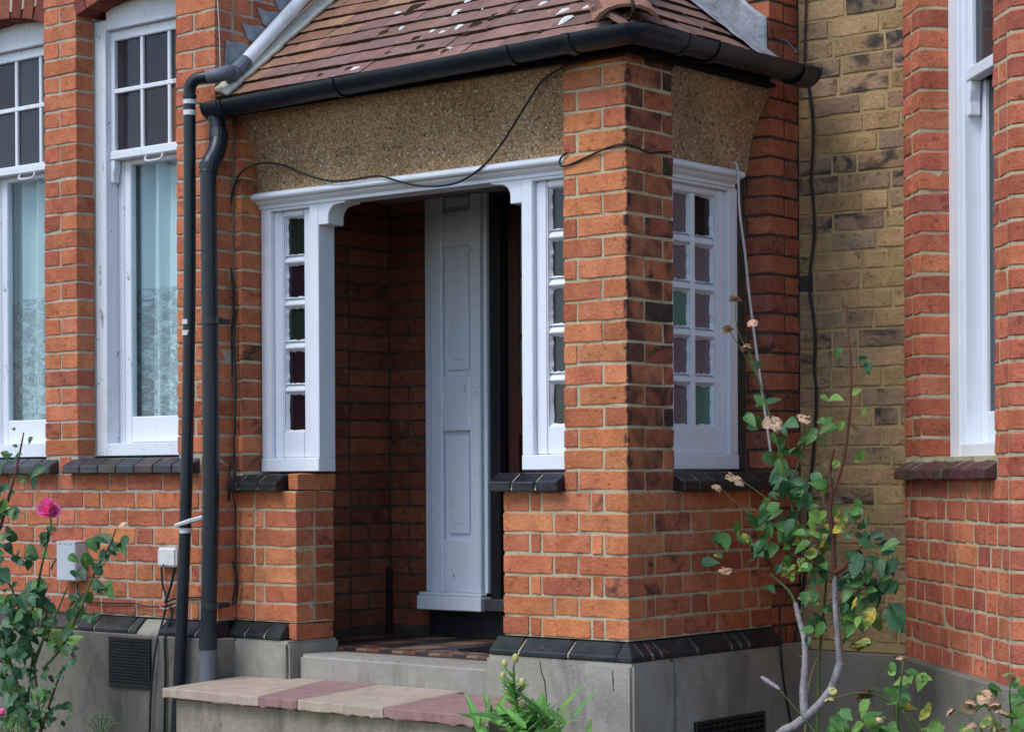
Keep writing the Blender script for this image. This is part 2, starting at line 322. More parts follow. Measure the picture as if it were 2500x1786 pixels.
# ------------------------------------------------------------------ bricks
_bc = {}
def brick_mesh(wd, dp, h, mat, var, ch=.004, irr=.003):
    key = (round(wd, 3), round(dp, 3), round(h, 3), mat.name, var)
    if key in _bc: return _bc[key]
    rr = random.Random(hash(key[:3])*7+var); bm = bmesh.new()
    bmesh.ops.create_cube(bm, size=1); bmesh.ops.scale(bm, vec=(wd, dp, h), verts=bm.verts)
    nx = max(1, round(wd/.055))
    if nx > 1: bmesh.ops.subdivide_edges(bm, edges=[e for e in bm.edges if abs((e.verts[0].co-e.verts[1].co).x) > wd*.9], cuts=nx-1)
    ny = max(1, round(dp/.07))
    if ny > 1: bmesh.ops.subdivide_edges(bm, edges=[e for e in bm.edges if abs((e.verts[0].co-e.verts[1].co).y) > dp*.9], cuts=ny-1)
    sharp = [e for e in bm.edges if e.calc_face_angle(0) > .5]
    bmesh.ops.bevel(bm, geom=sharp, offset=ch, segments=2, affect='EDGES', clamp_overlap=True, profile=.6)
    ox = rr.random()*90
    for v in bm.verts:
        p = Vector((v.co.x*26+ox, v.co.y*26+ox, v.co.z*34)); v.co += Vector((noise.noise(p), noise.noise(p+Vector((31, 0, 0)))*.8, noise.noise(p+Vector((0, 17, 0)))))*irr*1.6
    if rr.random() < .16:                              # a chipped corner
        c = Vector((rr.choice((-1, 1))*wd/2, -dp/2, rr.choice((-1, 1))*h/2)); rad = rr.uniform(.01, .02)
        for v in bm.verts:
            k = (v.co-c).length
            if k < rad: v.co += Vector((-c.x, dp/2, -c.z)).normalized()*(rad-k)*.25
    me = bpy.data.meshes.new('brick'); bm.to_mesh(me); bm.free(); me.materials.append(mat)
    for p in me.polygons: p.use_smooth = False
    _bc[key] = me; return me
S, H, Q, J = .225, .1125, .056, .011
def pick(pal): 
    c = random.choice(pal); k = random.uniform(.86, 1.12); return (c[0]*k, c[1]*k*random.uniform(.94, 1.06), c[2]*k*random.uniform(.92, 1.08), max(0, min(1, c[3]+random.uniform(-.15, .15))))
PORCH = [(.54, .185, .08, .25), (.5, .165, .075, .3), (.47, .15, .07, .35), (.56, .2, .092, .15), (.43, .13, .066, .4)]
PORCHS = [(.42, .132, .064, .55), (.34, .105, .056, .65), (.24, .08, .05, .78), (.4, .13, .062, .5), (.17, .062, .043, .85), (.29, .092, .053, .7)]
PORCHL = [(.46, .145, .068, .4), (.42, .13, .062, .45), (.38, .115, .06, .5), (.5, .165, .075, .25)]
CORN = [(.36, .118, .062, .3), (.32, .104, .058, .38), (.4, .13, .064, .25), (.28, .095, .055, .45)]
WING = [(.52, .17, .08, .12), (.48, .15, .072, .22), (.54, .185, .088, .08), (.42, .125, .068, .35), (.5, .165, .083, .1)]
INNER = [(.25, .08, .043, .25), (.215, .068, .038, .35), (.28, .093, .047, .15), (.19, .062, .038, .4)]  # brick colours darkened to carry the shade inside the porch
STOCK = [(.36, .235, .11, .42), (.33, .21, .103, .52), (.3, .195, .11, .56), (.38, .25, .12, .35), (.26, .17, .105, .66), (.34, .21, .11, .46), (.29, .19, .118, .56)]
BAY = [(.47, .135, .075, .12), (.44, .122, .07, .18), (.5, .15, .08, .08), (.39, .11, .068, .35), (.49, .16, .082, .1)]
def brick(parent, T, th, s0, s1, e, pal, mat=M_BRICK, dp=.1, h=.065, col4=None, d0=0, tilt=.006):
    wd = s1-s0
    if wd < .012: return
    x, y, z = T((s0+s1)/2, d0+dp/2-random.uniform(-.0008, .0022), e+J/2+h/2+random.uniform(-.0012, .0012))
    return place('brick', brick_mesh(wd, dp, h, mat, random.randrange(5)), parent, (x, y, z), (random.uniform(-tilt, tilt)*.6, random.uniform(-tilt, tilt), th+random.uniform(-tilt, tilt)*.5), color=col4 or pick(pal))
def course(parent, T, th, s0, s1, e, seq, pal, mat=M_BRICK, rev=False, dp=.1, h=.065, loop=(S, H), first_dp=None, d0=0, edge=None, jw=1.):
    """lay one course from s0 to s1; seq = explicit pitches first, then the loop; rev lays from s1 backwards"""
    pos = 0.; L = s1-s0; i = 0; seq = list(seq)
    while pos < L-.01:
        p = seq[i] if i < len(seq) else loop[(i-len(seq)) % len(loop)]
        if L-(pos+p) < .035: p = L-pos+J
        a, b = pos, min(pos+p-J*jw*random.uniform(.85, 1.2), L)
        dd = first_dp if (i == 0 and first_dp) else dp
        if rev: brick(parent, T, th, s1-b, s1-a, e, pal, (edge or mat) if i == 0 else mat, dd, h, d0=d0)
        else: brick(parent, T, th, s0+a, s0+b, e, pal, mat, dd, h, d0=d0)
        pos += p; i += 1
E0 = -.583; CH = .075
ek = lambda k: E0+CH*k

# ------------------------------------------------------------------ ground
g = MB(); g.sheet(lambda u, v: ((u-.5)*120, (v-.5)*120, -1.45), 4, 4)
setp(g.build('ground', M_SOIL, origin=(0, 0, -1.45)), kind='structure')
# ------------------------------------------------------------------ left wing of the house
XC = -1.985; YW = -.1
wing = thing('house_wing', 'red brick house front with two white sash windows left of the porch', 'house', (-2.9, .3, -1.45))
TW = lambda s, d, e: (s, YW+d, e)
W2 = (-2.858, -2.22); W1 = (-3.715, -3.078)
wwall = MB()
def mbox(mb, T, s0, s1, d0, d1, e0, e1): mb.T = T; mb.box(s0, s1, d0, d1, e0, e1)
m_ = .0036
for s0, s1, e0, e1 in ((-4., XC-m_, E0, ek(8)), (W1[1], W2[0], ek(8), 2.07), (W2[1], XC-m_, ek(8), 2.07), (-4., XC-m_, 2.07, 2.45)):
    a = m_ if (s0, e0) == (W1[1], ek(8)) else 0; b = m_ if a else 0
    mbox(wwall, TW, s0+a+(m_ if s0 == W2[1] else 0), s1-b, m_, .098 if e0 >= ek(8) and e0 < 2.05 else .2, e0, e1)
WWALL = wwall.build('wall', M_MORTG, wing)
for k in range(0, 39):
    e = ek(k); A = k % 2
    if k < 8:
        if A: course(WWALL, TW, 0, -3.55, XC, e, [S], WING, rev=True, loop=(H, S))
        else: course(WWALL, TW, 0, -3.55, XC, e, [H, Q], WING, rev=True, first_dp=.215)
    elif k == 8:
        course(WWALL, TW, 0, -2.978, -2.912, e, [], WING); course(WWALL, TW, 0, -2.08, XC, e, [S], WING)
    elif e < 1.97:
        if A: course(WWALL, TW, 0, W1[1], W2[0], e, [.23], WING, dp=.095); course(WWALL, TW, 0, W2[1], XC, e, [S, Q], WING, dp=.095)
        else: course(WWALL, TW, 0, W1[1], W2[0], e, [H, H], WING, dp=.095); course(WWALL, TW, 0, W2[1], XC, e, [H, .16], WING, dp=.095)
    else:
        if A: course(WWALL, TW, 0, W2[1]+.02, XC, e, [S, Q], WING); course(WWALL, TW, 0, W1[1], W2[0], e, [.23], WING)
        else: course(WWALL, TW, 0, W2[1]+.02, XC, e, [H, .16], WING); course(WWALL, TW, 0, W1[1], W2[0], e, [H, H], WING)
        if k > 36: course(WWALL, TW, 0, W2[0]+.02, W2[1], e, [H], WING)
# segmental arches of soldier bricks
ARCH = [(.24, .075, .05, .2), (.2, .06, .045, .3), (.27, .085, .055, .1)]
def arch(parent, s0, s1, spring, rise):
    c = (s0+s1)/2; hw = (s1-s0)/2; rad = (hw*hw+rise*rise)/(2*rise); cz = spring+rise-rad; a0 = math.asin(hw/rad); n = round((2*hw)/.075)
    for i in range(n):
        a = -a0+(i+.5)*2*a0/n; r = rad+.1125
        me = brick_mesh(.069, .19, .22, M_BRICK, random.randrange(3))
        place('brick', me, parent, (c+math.sin(a)*r, YW+.095, cz+math.cos(a)*r), (0, a, 0), color=pick(ARCH))
for (a, b) in (W1, W2): arch(WWALL, a-.0, b+.0, 1.985, .055)
def bevel_sill(parent, T, th, s0, s1, e0, e1, out, col4, n=None, seam=.006, back=.1, rough=.0015):
    """sloping sill of special bricks: each brick its own part"""
    n = n or max(1, round((s1-s0)/.112)); wd = (s1-s0)/n
    pf = [(-out, e0), (back, e0), (back, e1-.002), (.01, e1-.004), (-out+.012, e0+(e1-e0)*.56), (-out, e0+(e1-e0)*.48)]
    for i in range(n):
        mb = MB(); mb.T = lambda s, d, e: T(s, d, e)
        mb.prism(pf, 'x', s0+i*wd, s0+(i+1)*wd-seam)
        c = tuple(v*random.uniform(.75, 1.25) for v in col4[:3])+(0,)
        mb.build('sill_brick', M_BLUE, parent, bevel=.004, color=c, rough=rough)
PLUM = (.046, .043, .05); BLUE = (.0115, .0145, .0185); REDSILL = (.075, .04, .038)
def mortar_sill(parent, T, s0, s1, e0, e1, mat, out): 
    MB(T).prism([(-out+.006, e0+.004), (.1, e0+.004), (.1, e1-.006), (.012, e1-.009), (-out+.016, e0+(e1-e0)*.5)], 'x', s0+.006, s1-.012).build('sill_bed', mat, parent)
bevel_sill(WWALL, TW, 0, -2.905, -2.085, ek(8), ek(9)-.006, .05, PLUM, 7); mortar_sill(WWALL, TW, -2.905, -2.085, ek(8), ek(9)-.006, M_MORTD, .05)
bevel_sill(WWALL, TW, 0, -3.75, -2.985, ek(8), ek(9)-.006, .05, PLUM, 7); mortar_sill(WWALL, TW, -3.75, -2.985, ek(8), ek(9)-.006, M_MORTD, .05)
def plinth_bricks(parent, T, s0, s1, col4, lens=None, mat=M_MORT, cap0=0, cap1=0, e_top=E0, out=.05, h=.068):
    s = s0; i = 0; pf = lambda o: [(.06, e_top-h), (-out, e_top-h), (-out, e_top-h+.018), (0., e_top-.004), (.06, e_top-.004)]
    while s < s1-.02:
        ln = (lens or [.225, .1125, .225])[i % len(lens or [1, 1, 1])]; b = min(s+ln-.008, s1)
        if s1-b < .05: b = s1
        c = tuple(v*random.uniform(.75, 1.3) for v in col4)+(0,)
        mb = MB(T); mb.prism(pf(0), 'x', s, b); mb.build('plinth_brick', M_BLUE, parent, bevel=.004, color=c, rough=.0015); s = b+.008; i += 1
    MB(T).prism([(.06, e_top-h+.004), (-out+.006, e_top-h+.004), (-out+.006, e_top-h+.016), (.006, e_top-.01), (.06, e_top-.01)], 'x', s0+.004, s1-.004).build('plinth_bed', mat, parent)
plinth_bricks(WWALL, TW, -3.6, -2.43, (.045, .033, .034)); plinth_bricks(WWALL, TW, -2.29, XC+.005, (.026, .025, .026))
mb = MB(TW); mb.prism([(.06, -.66), (-.052, -.66), (-.052, -.645), (.004, -.59), (.06, -.59)], 'x', -2.425, -2.295); mb.build('plinth_patch', M_CONC, WWALL, bevel=.006, rough=.003)
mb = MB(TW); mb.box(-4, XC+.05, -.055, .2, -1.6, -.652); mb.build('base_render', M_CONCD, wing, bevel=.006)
mb = MB(); mb.add([(-3.9, .112, -.3), (-2.05, .112, -.3), (-2.05, 2., -.3), (-3.9, 2., -.3), (-3.9, .112, 2.4), (-2.05, .112, 2.4), (-2.05, 2., 2.4), (-3.9, 2., 2.4)],
    [(0,1,2,3), (4,7,6,5), (1,5,6,2), (2,6,7,3), (3,7,4,0)]); mb.build('room', M_ROOM, wing)

def sash_window(parent, T, s0, s1, e0, e1, upper_cols, colors, rise=.05, first=0):
    """box sash: frame, upper sash with small panes in front, single-pane lower sash behind"""
    f = MB(T); A = 0.
    win = f.box(s0+.0, s0+.07, A, .11, e0, e1).box(s1-.07, s1, A, .11, e0, e1).box(s0+.07, s1-.07, A+.002, .11, e0, e0+.055).build('window', M_WHITEO, parent, bevel=.003)
    # arched head board
    n = 14; c = (s0+s1)/2; hw = (s1-s0)/2
    top = [(s0+(s1-s0)*i/n, e1+.02+rise*(1-((s0+(s1-s0)*i/n-c)/hw)**2)) for i in range(n+1)]
    MB(T).prism([(s1-.071, e1-.045), (s0+.071, e1-.045)]+[(min(max(p, s0+.071), s1-.071), q) for p, q in top], 'y', A+.003, .11).build('head_board', M_WHITEO, win, bevel=.002)
    MB(T).box(s0+.07, s0+.105, .069, .11, e0+.055, e1-.046).box(s1-.105, s1-.07, .069, .11, e0+.055, e1-.046).build('inner_lining', M_WHITEO, win, bevel=.003)
    em = 1.39; u0, u1 = s0+.062, s1-.062
    us = MB(T); us.box(u0, u0+.03, .03, .062, em+.02, e1-.046).box(u1-.03, u1, .03, .062, em+.02, e1-.046).box(u0+.03, u1-.03, .03, .062, e1-.09, e1-.046).box(u0-.0, u1, .022, .068, em-.018, em+.02)
    us.build('upper_sash', M_WHITEO, win, bevel=.004)
    a, b = u0+.03, u1-.03; n = upper_cols; cw = (b-a)/n; mid = 1.668
    for i in range(1, n): MB(T).box(a+i*cw-.009, a+i*cw+.009, .034, .058, em+.02, e1-.09).build('glazing_bar', M_WHITEO, win, bevel=.003)
    MB(T).box(a, b, .032, .06, mid-.01, mid+.01).build('glazing_bar', M_WHITEO, win, bevel=.003)
    k = 0
    for (z0, z1) in ((em+.02, mid-.01), (mid+.01, e1-.09)):
        for i in range(n):
            MB(T).box(a+i*cw+.006, a+(i+1)*cw-.006, .046, .049, z0-.004, z1+.004).build('pane', colors[(k+first) % len(colors)], win); k += 1
    l0, l1 = s0+.105, s1-.105
    MB(T).box(l0, l0+.042, .072, .105, e0+.055, em).box(l1-.042, l1, .072, .105, e0+.055, em).box(l0+.042, l1-.042, .073, .105, e0+.058, e0+.17).box(l0+.042, l1-.042, .073, .105, em-.04, em-.002).build('lower_sash', M_WHITEO, win, bevel=.004)
    MB(T).box(l0+.036, l1-.036, .086, .089, e0+.165, em-.036).build('pane', G_CLEAR, win)
    for s in (u0+.017, u1-.017): MB(T).prism([(s-.017, em-.018), (s+.017, em-.018), (s+.017, em-.06), (s+.008, em-.085), (s+.01, em-.115), (s-.017, em-.115)], 'y', .026, .062).build('sash_horn', M_WHITEO, win, bevel=.003)
    sp = (u0+u1)/2
    p = [(sp-.05, .03, em-.018), (sp-.055, .024, em-.032), (sp-.045, .022, em-.042), (sp-.02, .02, em-.045), (sp+.02, .02, em-.045), (sp+.045, .022, em-.042), (sp+.055, .024, em-.032), (sp+.05, .03, em-.018)]
    h = MB(T); h.tube([Vector(q) for q in smooth_path(p, 3)], .0045, 6); h.build('sash_handle', M_IRONW, win, smooth=True)
    return win
TWin = lambda s, d, e: (s, .0+d, e)
cs2 = [G_DARK, G_PURP, G_AMBER, G_DARK, G_PURP, G_GREEN]
cs1 = [G_DARK, G_DARK, G_GREEN, G_PURP, G_GREY, G_PURP]
sash_window(wing, TWin, W2[0]+.004, W2[1]+.07, ek(9), 1.975, 3, cs2)
sash_window(wing, TWin, W1[0]+.004, W1[1]+.07, ek(9), 1.975, 3, cs1)
for W_ in (W1, W2): MB().box(W_[0]-.06, W_[0]+.0035, -.0015, .11, ek(9), 2.0).build('jamb_fill', M_MORTG, wing)
def curtain(s0, s1, e0, e1, label, gather):
    mb = MB(); rr = random.Random(int(s0*100)); ph = rr.random()*6
    def fn(u, v):
        f = math.sin(u*31+ph)*.45+math.sin(u*67+ph*2)*.4+math.sin(u*103+ph)*.2+math.sin(u*11)*.3
        return (s0+(s1-s0)*u+gather*(v)*math.sin(u*5)*.02, .165+f*.045*(.6+.4*v), e0+(e1-e0)*v)
    mb.sheet(fn, 90, 20)
    z = .0
    o = mb.build('net_curtain', M_CURT, None, smooth=True, origin=((s0+s1)/2, .16, .815))
    setp(o, label, 'curtain', 'net curtains in the sash windows')
curtain(-2.84, -2.15, .1, 1.5, 'white net curtain with lace hem in the window nearest the drainpipes', 1)
curtain(-3.68, -3.02, .1, 1.5, 'white net curtain with lace hem in the window at the left edge', 1.5)

# ------------------------------------------------------------------ main block behind the porch: return wall, back wall and the corner beside the yellow wall
YM = .93
house = thing('house_wall', 'shaded red brick house wall behind and inside the porch', 'wall', (-1., 1.1, -1.45))
hw_ = MB()
hw_.box(-2.17, XC-m_, .1, YM+.2, -1.45, 1.3)
MB().box(-2.17, XC-m_, YW+.1, .1, E0, 2.45).box(-2.17, XC-m_, .1, YM+.2, 1.3, 2.45).build('return_wall', M_MORTG, house)
hw_.box(XC-m_, -1.74, YM+m_, YM+.2, -1.45, 2.45).box(-1.74, -.45, YM+m_, YM+.2, 1.25, 2.45).box(-.45, -m_, YM+m_, YM+.2, -1.45, 2.45).box(-.45, -m_, YM+.2, 1.2, -1.45, 2.45).box(-2.1, -.46, 1.35, 1.4, -1.45, 1.3)
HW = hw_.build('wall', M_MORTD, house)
TR = lambda s, d, e: (XC-d, s, e)
TM = lambda s, d, e: (s, YM+d, e)
for k in range(-1, 39):
    e = ek(k); A = k % 2
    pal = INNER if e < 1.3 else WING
    # wing return: starts behind the corner brick of the wing front
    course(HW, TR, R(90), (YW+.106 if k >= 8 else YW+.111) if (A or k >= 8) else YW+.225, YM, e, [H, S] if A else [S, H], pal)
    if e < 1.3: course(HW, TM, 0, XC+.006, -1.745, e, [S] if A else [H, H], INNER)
    # exposed corner at x=0
    if A: course(HW, TM, 0, -.215, 0, e, [S], CORN, rev=True, first_dp=.1025); course(HW, TS, R(90), YM+.1125, 1.136, e, [H], CORN)
    else: course(HW, TM, 0, -.215, 0, e, [H, H], CORN, rev=True, first_dp=.2); 
MB().box(XC+.003, -.1, .21, YM, 1.2, 1.225).build('porch_ceiling', M_CEIL, house)
# door surround and door
ds = MB(); ds.box(-1.745, -1.395, .9, .99, -.5, 1.2); DS = ds.build('pilaster', M_PILAS, house, bevel=.003)
pb = MB(); pb.box(-1.69, -1.625, .872, .899, -.5, 1.2).box(-1.47, -1.412, .872, .899, -.5, 1.2)
for a, b in ((-.5, -.27), (.19, .43), (.98, 1.13)): pb.box(-1.624, -1.471, .873, .899, a, b)
pb.build('pilaster_frame', M_PILAS, DS, bevel=.006)
for a, b in ((-.25, .17), (.45, .96), (1.15, 1.19)):
    MB().box(-1.606, -1.489, .888, .899, a, b).build('moulded_panel', M_PILAS, DS, bevel=.006)
    MB().box(-1.575, -1.52, .884, .8885, a+.045, b-.045).build('panel_bead', M_PILAS, DS, bevel=.003) if b-a > .2 else None
MB().box(-1.757, -1.395, .85, .93, -.575, -.515).build('plinth_block', M_WHITE, house, bevel=.004)
MB().box(-1.752, -1.398, .858, .899, -.514, -.4995).build('base_moulding', M_PILAS, house, bevel=.003)
MB().box(-1.384, -.44, .86, .96, -.572, -.52).build('threshold', mk_plain('slate', (.05, .05, .055), (.075, .075, .08), 6, .6), house, bevel=.004)
MB().box(-1.73, -.45, .9, .95, -.7, -.577).build('riser', M_BLACKP, house, bevel=.003)
MB().box(-1.394, -1.34, .915, 1.0, -.519, 1.2).build('door_jamb', M_BLACKP, house, bevel=.003)
dr = MB(); dr.box(-1.338, -1.28, .97, 1.01, -.515, 1.2).box(-.58, -.46, .97, 1.01, -.515, 1.2)
for a, b in ((-.515, -.3), (.17, .335), (.575, .597), (.838, .862), (1.1, 1.123)): dr.box(-1.28, -.58, .97, 1.01, a, b)
dr.box(-1.03, -1.0, .971, 1.009, .335, 1.2).box(-.81, -.78, .971, 1.009, .335, 1.2).box(-1.28, -.58, .985, 1.0, -.3, .17)
DOOR = dr.build('door', M_DOOR, house, bevel=.003)
for x0, x1 in ((-1.285, -1.025), (-1.005, -.805), (-.785, -.575)):
    for a, b in ((.33, .58), (.592, .843), (.857, 1.105), (1.118, 1.2)): MB().box(x0, x1, .988, .992, a, b).build('pane', G_DOOR, DOOR)

# ------------------------------------------------------------------ yellow stock brick wall in the recess
yel = thing('stock_brick_wall', 'yellow stock brick wall in the recess between porch and bay', 'wall', (.3, 1.2, -1.45))
YY = 1.136; TY = lambda s, d, e: (s, YY+d, e)
YWL = MB().box(.001, .7, YY+m_, YY+.2, -.68, 2.45).build('wall', M_MORTY, yel)
for k in range(-1, 39):
    e = ek(k)+.012
    course(YWL, TY, 0, .004, .53, e, [random.uniform(.05, .22)], STOCK, M_YEL, loop=random.choice(((S, H), (S, S*.7), (H, S), (S*.9, S))))
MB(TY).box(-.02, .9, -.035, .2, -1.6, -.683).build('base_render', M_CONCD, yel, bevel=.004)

# ------------------------------------------------------------------ bay on the right
bay = thing('bay_window', 'red brick canted bay with tall white sash window at the right edge', 'bay', (1.1, .7, -1.45))
BE = -.617; bk = lambda k: BE+CH*k
BS0, BS1, BCOR = .215, 1.047, 1.225
TB2 = lambda s, d, e: (BP.x+BCOR*q2+s, BP.y-BCOR*q2+d, e)                # front facet of the bay
bw = MB(TB)
for s0, s1, a, b in ((0.02, BCOR-.006, -.68, bk(9)), (0.02, BS0-.004, bk(9), 2.45), (BS1+.004, BCOR-.006, bk(9), 2.45)): bw.box(s0, s1, .003, .2, a, b)
bw.T = TB2; bw.box(-.003, .9, .0042, .2, -.68, 2.45)
BWL = bw.build('wall', M_MORT, bay)
for k in range(-1, 40):
    e = bk(k); A = k % 2
    if k < 8: course(BWL, TB, R(-45), .004, BCOR-.045, e, [random.uniform(.06, .2)], BAY, loop=(H, S, H, S, H*1.2), jw=1.5); 
    elif k == 8: course(BWL, TB, R(-45), BS1+.03, BCOR-.045, e, [S], BAY)
    else:
        course(BWL, TB, R(-45), .004, BS0, e, [S] if A else [H, H], BAY, dp=.19); course(BWL, TB, R(-45), BS1, BCOR-.045, e, [Q, S] if A else [H, H], BAY)
    # angle brick on the corner and the front facet
    mb = MB(); p = [TB(BCOR-.04, 0, 0), TB(BCOR, 0, 0), TB2(.06 if A else .12, 0, 0), TB2(.06 if A else .12, .08, 0), TB(BCOR-.04, .08, 0)]
    mb.prism([(q[0], q[1]) for q in p], 'z', e+J/2, e+J/2+.065); mb.build('brick', M_BRICK, BWL, bevel=.004, color=pick(BAY))
    course(BWL, TB2, 0, .07 if A else .13, .6, e, [S], BAY)
bevel_sill(BWL, TB, R(-45), .02, BS1+.02, bk(8)-.004, bk(9)-.008, .045, REDSILL, 9, .003, rough=.006); mortar_sill(BWL, TB, .02, BS1+.02, bk(8)-.004, bk(9)-.008, M_MORTD, .045)
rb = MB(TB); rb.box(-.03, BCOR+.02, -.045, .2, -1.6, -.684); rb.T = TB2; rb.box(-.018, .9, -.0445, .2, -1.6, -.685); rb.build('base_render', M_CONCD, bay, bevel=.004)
# white sash window in the canted face
TBW = lambda s, d, e: TB(s, d+.11, e)
e0 = bk(9)-.008
em = atb(2352, 190, .14).z+.0
bwin = MB(TBW).box(BS0, BS0+.115, 0, .1, e0, 2.4).box(BS1-.115, BS1, 0, .1, e0, 2.4).box(BS0+.115, BS1-.115, .002, .1, e0, e0+.055).build('window', M_WHITE, bay, bevel=.003)
MB(TBW).box(BS0+.115, BS0+.14, .015, .1, e0+.055, 2.4).box(BS1-.14, BS1-.115, .015, .1, e0+.055, 2.4).build('inner_lining', M_WHITE, bwin, bevel=.003)
u0, u1 = BS0+.14, BS1-.14
MB(TBW).box(u0, u0+.04, .03, .065, em+.02, 2.4).box(u1-.04, u1, .03, .065, em+.02, 2.4).box(u0, u1, .022, .07, em-.025, em+.02).build('upper_sash', M_WHITE, bwin, bevel=.004)
MB(TBW).box(u0+.035, u1-.035, .046, .05, em+.015, 2.4).build('pane', G_GREY, bwin)
MB(TBW).prism([(u0, em-.025), (u0+.036, em-.025), (u0+.036, em-.06), (u0+.026, em-.1), (u0+.03, em-.15), (u0, em-.15)], 'y', .026, .066).build('sash_horn', M_WHITE, bwin, bevel=.003)
MB(TBW).box(u0, u0+.05, .075, .108, e0+.055, em-.026).box(u1-.05, u1, .075, .108, e0+.055, em-.026).box(u0+.05, u1-.05, .076, .108, e0+.058, e0+.17).build('lower_sash', M_WHITE, bwin, bevel=.004)
MB(TBW).box(u0+.045, u1-.045, .09, .094, e0+.165, em-.03).build('pane', G_GREY, bwin)
mb = MB(TB); mb.add([(.02, .25, -.3), (1.2, .25, -.3), (1.2, 1.5, -.3), (.02, 1.5, -.3), (.02, .25, 2.44), (1.2, .25, 2.44), (1.2, 1.5, 2.44), (.02, 1.5, 2.44)], [(0,1,2,3), (4,7,6,5), (1,5,6,2), (2,6,7,3), (3,7,4,0)]); mb.build('room', M_ROOM, bay)
# ------------------------------------------------------------------ the porch
porch = thing('porch', 'red brick porch with corner pillar, white timber windows and tiled hipped roof', 'porch', (-.9, .3, -1.45))
PLX, PLR = -1.941, -1.635           # left pier / left dado right edge
PRX, PIL = -.566, -.281             # right dado left edge / pillar left edge
TH = .215
pw = MB()
PWL = MB().box(XC+.002, PLR-m_, m_, TH, E0, ek(7)).box(XC+.002, PLX-m_, m_, TH, ek(7), 1.46).build('wall', M_MORT, porch)                     # left dado and pier
pw.box(PRX+m_, -m_, m_, TH, E0, ek(7)).box(PIL+m_, -m_, m_, .281-m_, ek(7), 1.47)                       # right dado and pillar
pw.box(-TH, -m_, TH, YM, E0, ek(7)).box(-TH, -.12, .281, YM, ek(7), ek(8)-.02)
PW = pw.build('wall', M_MORT, porch)
for k in range(0, 28):
    e = ek(k); A = k % 2
    if k < 7:
        # right dado: Flemish bond with closers, corner bricks turn onto the side
        if A: course(PW, TF, 0, PRX, 0, e, [S, H, S], PORCH, rev=True, first_dp=.1025); course(PW, TS, R(90), .1125, YM, e, [Q, S, H], PORCHL)
        else: course(PW, TF, 0, PRX, 0, e, [H, Q, S, Q, H], PORCH, rev=True, first_dp=.215); course(PW, TS, R(90), .225, YM, e, [H, S], PORCHL)
        # left dado
        if A: course(PWL, TF, 0, XC+.004, PLR, e, [H, Q, S], PORCH, rev=False, dp=.1); 
        else: course(PWL, TF, 0, XC+.004, PLR, e, [H, S*1.1], PORCH, rev=False, dp=.1)
        course(PWL, lambda s, d, e_: (PLR-d, s, e_), R(90), .11, TH, e, [H], PORCHL)
    else:
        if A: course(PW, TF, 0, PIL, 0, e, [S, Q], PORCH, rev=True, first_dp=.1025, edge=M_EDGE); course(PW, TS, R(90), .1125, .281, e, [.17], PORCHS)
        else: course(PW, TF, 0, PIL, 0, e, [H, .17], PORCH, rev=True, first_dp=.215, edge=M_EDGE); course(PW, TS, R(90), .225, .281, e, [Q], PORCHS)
        if k > 7: brick(PWL, TF, 0, XC+.004, PLX, e, PORCHL, dp=TH, tilt=.003)
        else:
            brick(PWL, TF, 0, -1.692, PLR, e, PORCH, dp=TH-.0, d0=.012, tilt=.003)
# the blue brick sills, standing on the dado
bevel_sill(PWL, TF, 0, -2.03, -1.70, ek(7), ek(8)-.004, .045, BLUE, 3, .008, back=.2); mortar_sill(PWL, TF, -2.03, -1.70, ek(7), ek(8)-.004, M_MORT, .045)
bevel_sill(PW, TF, 0, -.6, -.272, ek(7), ek(8)-.004, .045, BLUE, 3, .008, back=.2); mortar_sill(PW, TF, -.6, -.272, ek(7), ek(8)-.004, M_MORT, .045)
bevel_sill(PW, TS, R(90), .283, .965, ek(7), ek(8)-.004, .045, BLUE, 7, .005, back=.2); mortar_sill(PW, TS, .283, .965, ek(7), ek(8)-.004, M_MORTD, .045)
# blue plinth course; right angle mitred at the corner
plinth_bricks(PWL, TF, XC-.01, PLR-.045, BLUE, [.1125, .1125, .2])
brick(PWL, TF, 0, PLR-.042, PLR, E0-.072, PORCH, dp=.21, h=.062, tilt=.002)
plinth_bricks(PW, TF, PRX-.03, -.02, BLUE, [.14, .225, .225]); plinth_bricks(PW, TS, .02, YM, BLUE, [.06, .056, .225, .225])
mb = MB()
pc = [(-.02, 0), (0, 0), (0, .02), (0, .0)]
mb.add([(-.0195, -.05, E0-.068), (.05, -.05, E0-.068), (.05, .0195, E0-.068), (-.0195, .0195, E0-.068), (-.0195, -.05, E0-.05), (.05, -.05, E0-.05), (.05, .0195, E0-.05), (-.0195, -.001, E0-.004), (.001, -.001, E0-.004), (.001, .0195, E0-.004), (-.0195, .0195, E0-.004)],
       [(0,3,2,1), (0,1,5,4), (1,2,6,5), (4,5,8,7), (5,6,9,8), (7,8,9,10), (0,4,7,10,3), (2,3,10,9,6)])
mb.build('plinth_brick', M_BLUE, PW, bevel=.003, color=(*BLUE, 0))
# cement base
MB().box(XC-.004, PLR+.006, -.056, .24, -1.6, E0-.07).build('base_render', M_CONC, porch, bevel=.012, seg=2, rough=.002)
rb = MB(); rb.box(PRX-.045, .056, -.056, .2, -1.6, E0-.07).box(-.2, .056, .2, YM+.19, -1.6, E0-.07); rb.build('base_render', M_CONC, porch, bevel=.012, seg=2, rough=.002)
MB().box(PLR+.008, PRX-.047, .0, .215, -1.3, -.706).build('threshold_step', M_STEP, porch, bevel=.014, seg=3, rough=.003)
MB().box(XC+.002, -.02, .2155, YM+.02, -1.3, -.702).build('floor_slab', M_MORTD, porch)
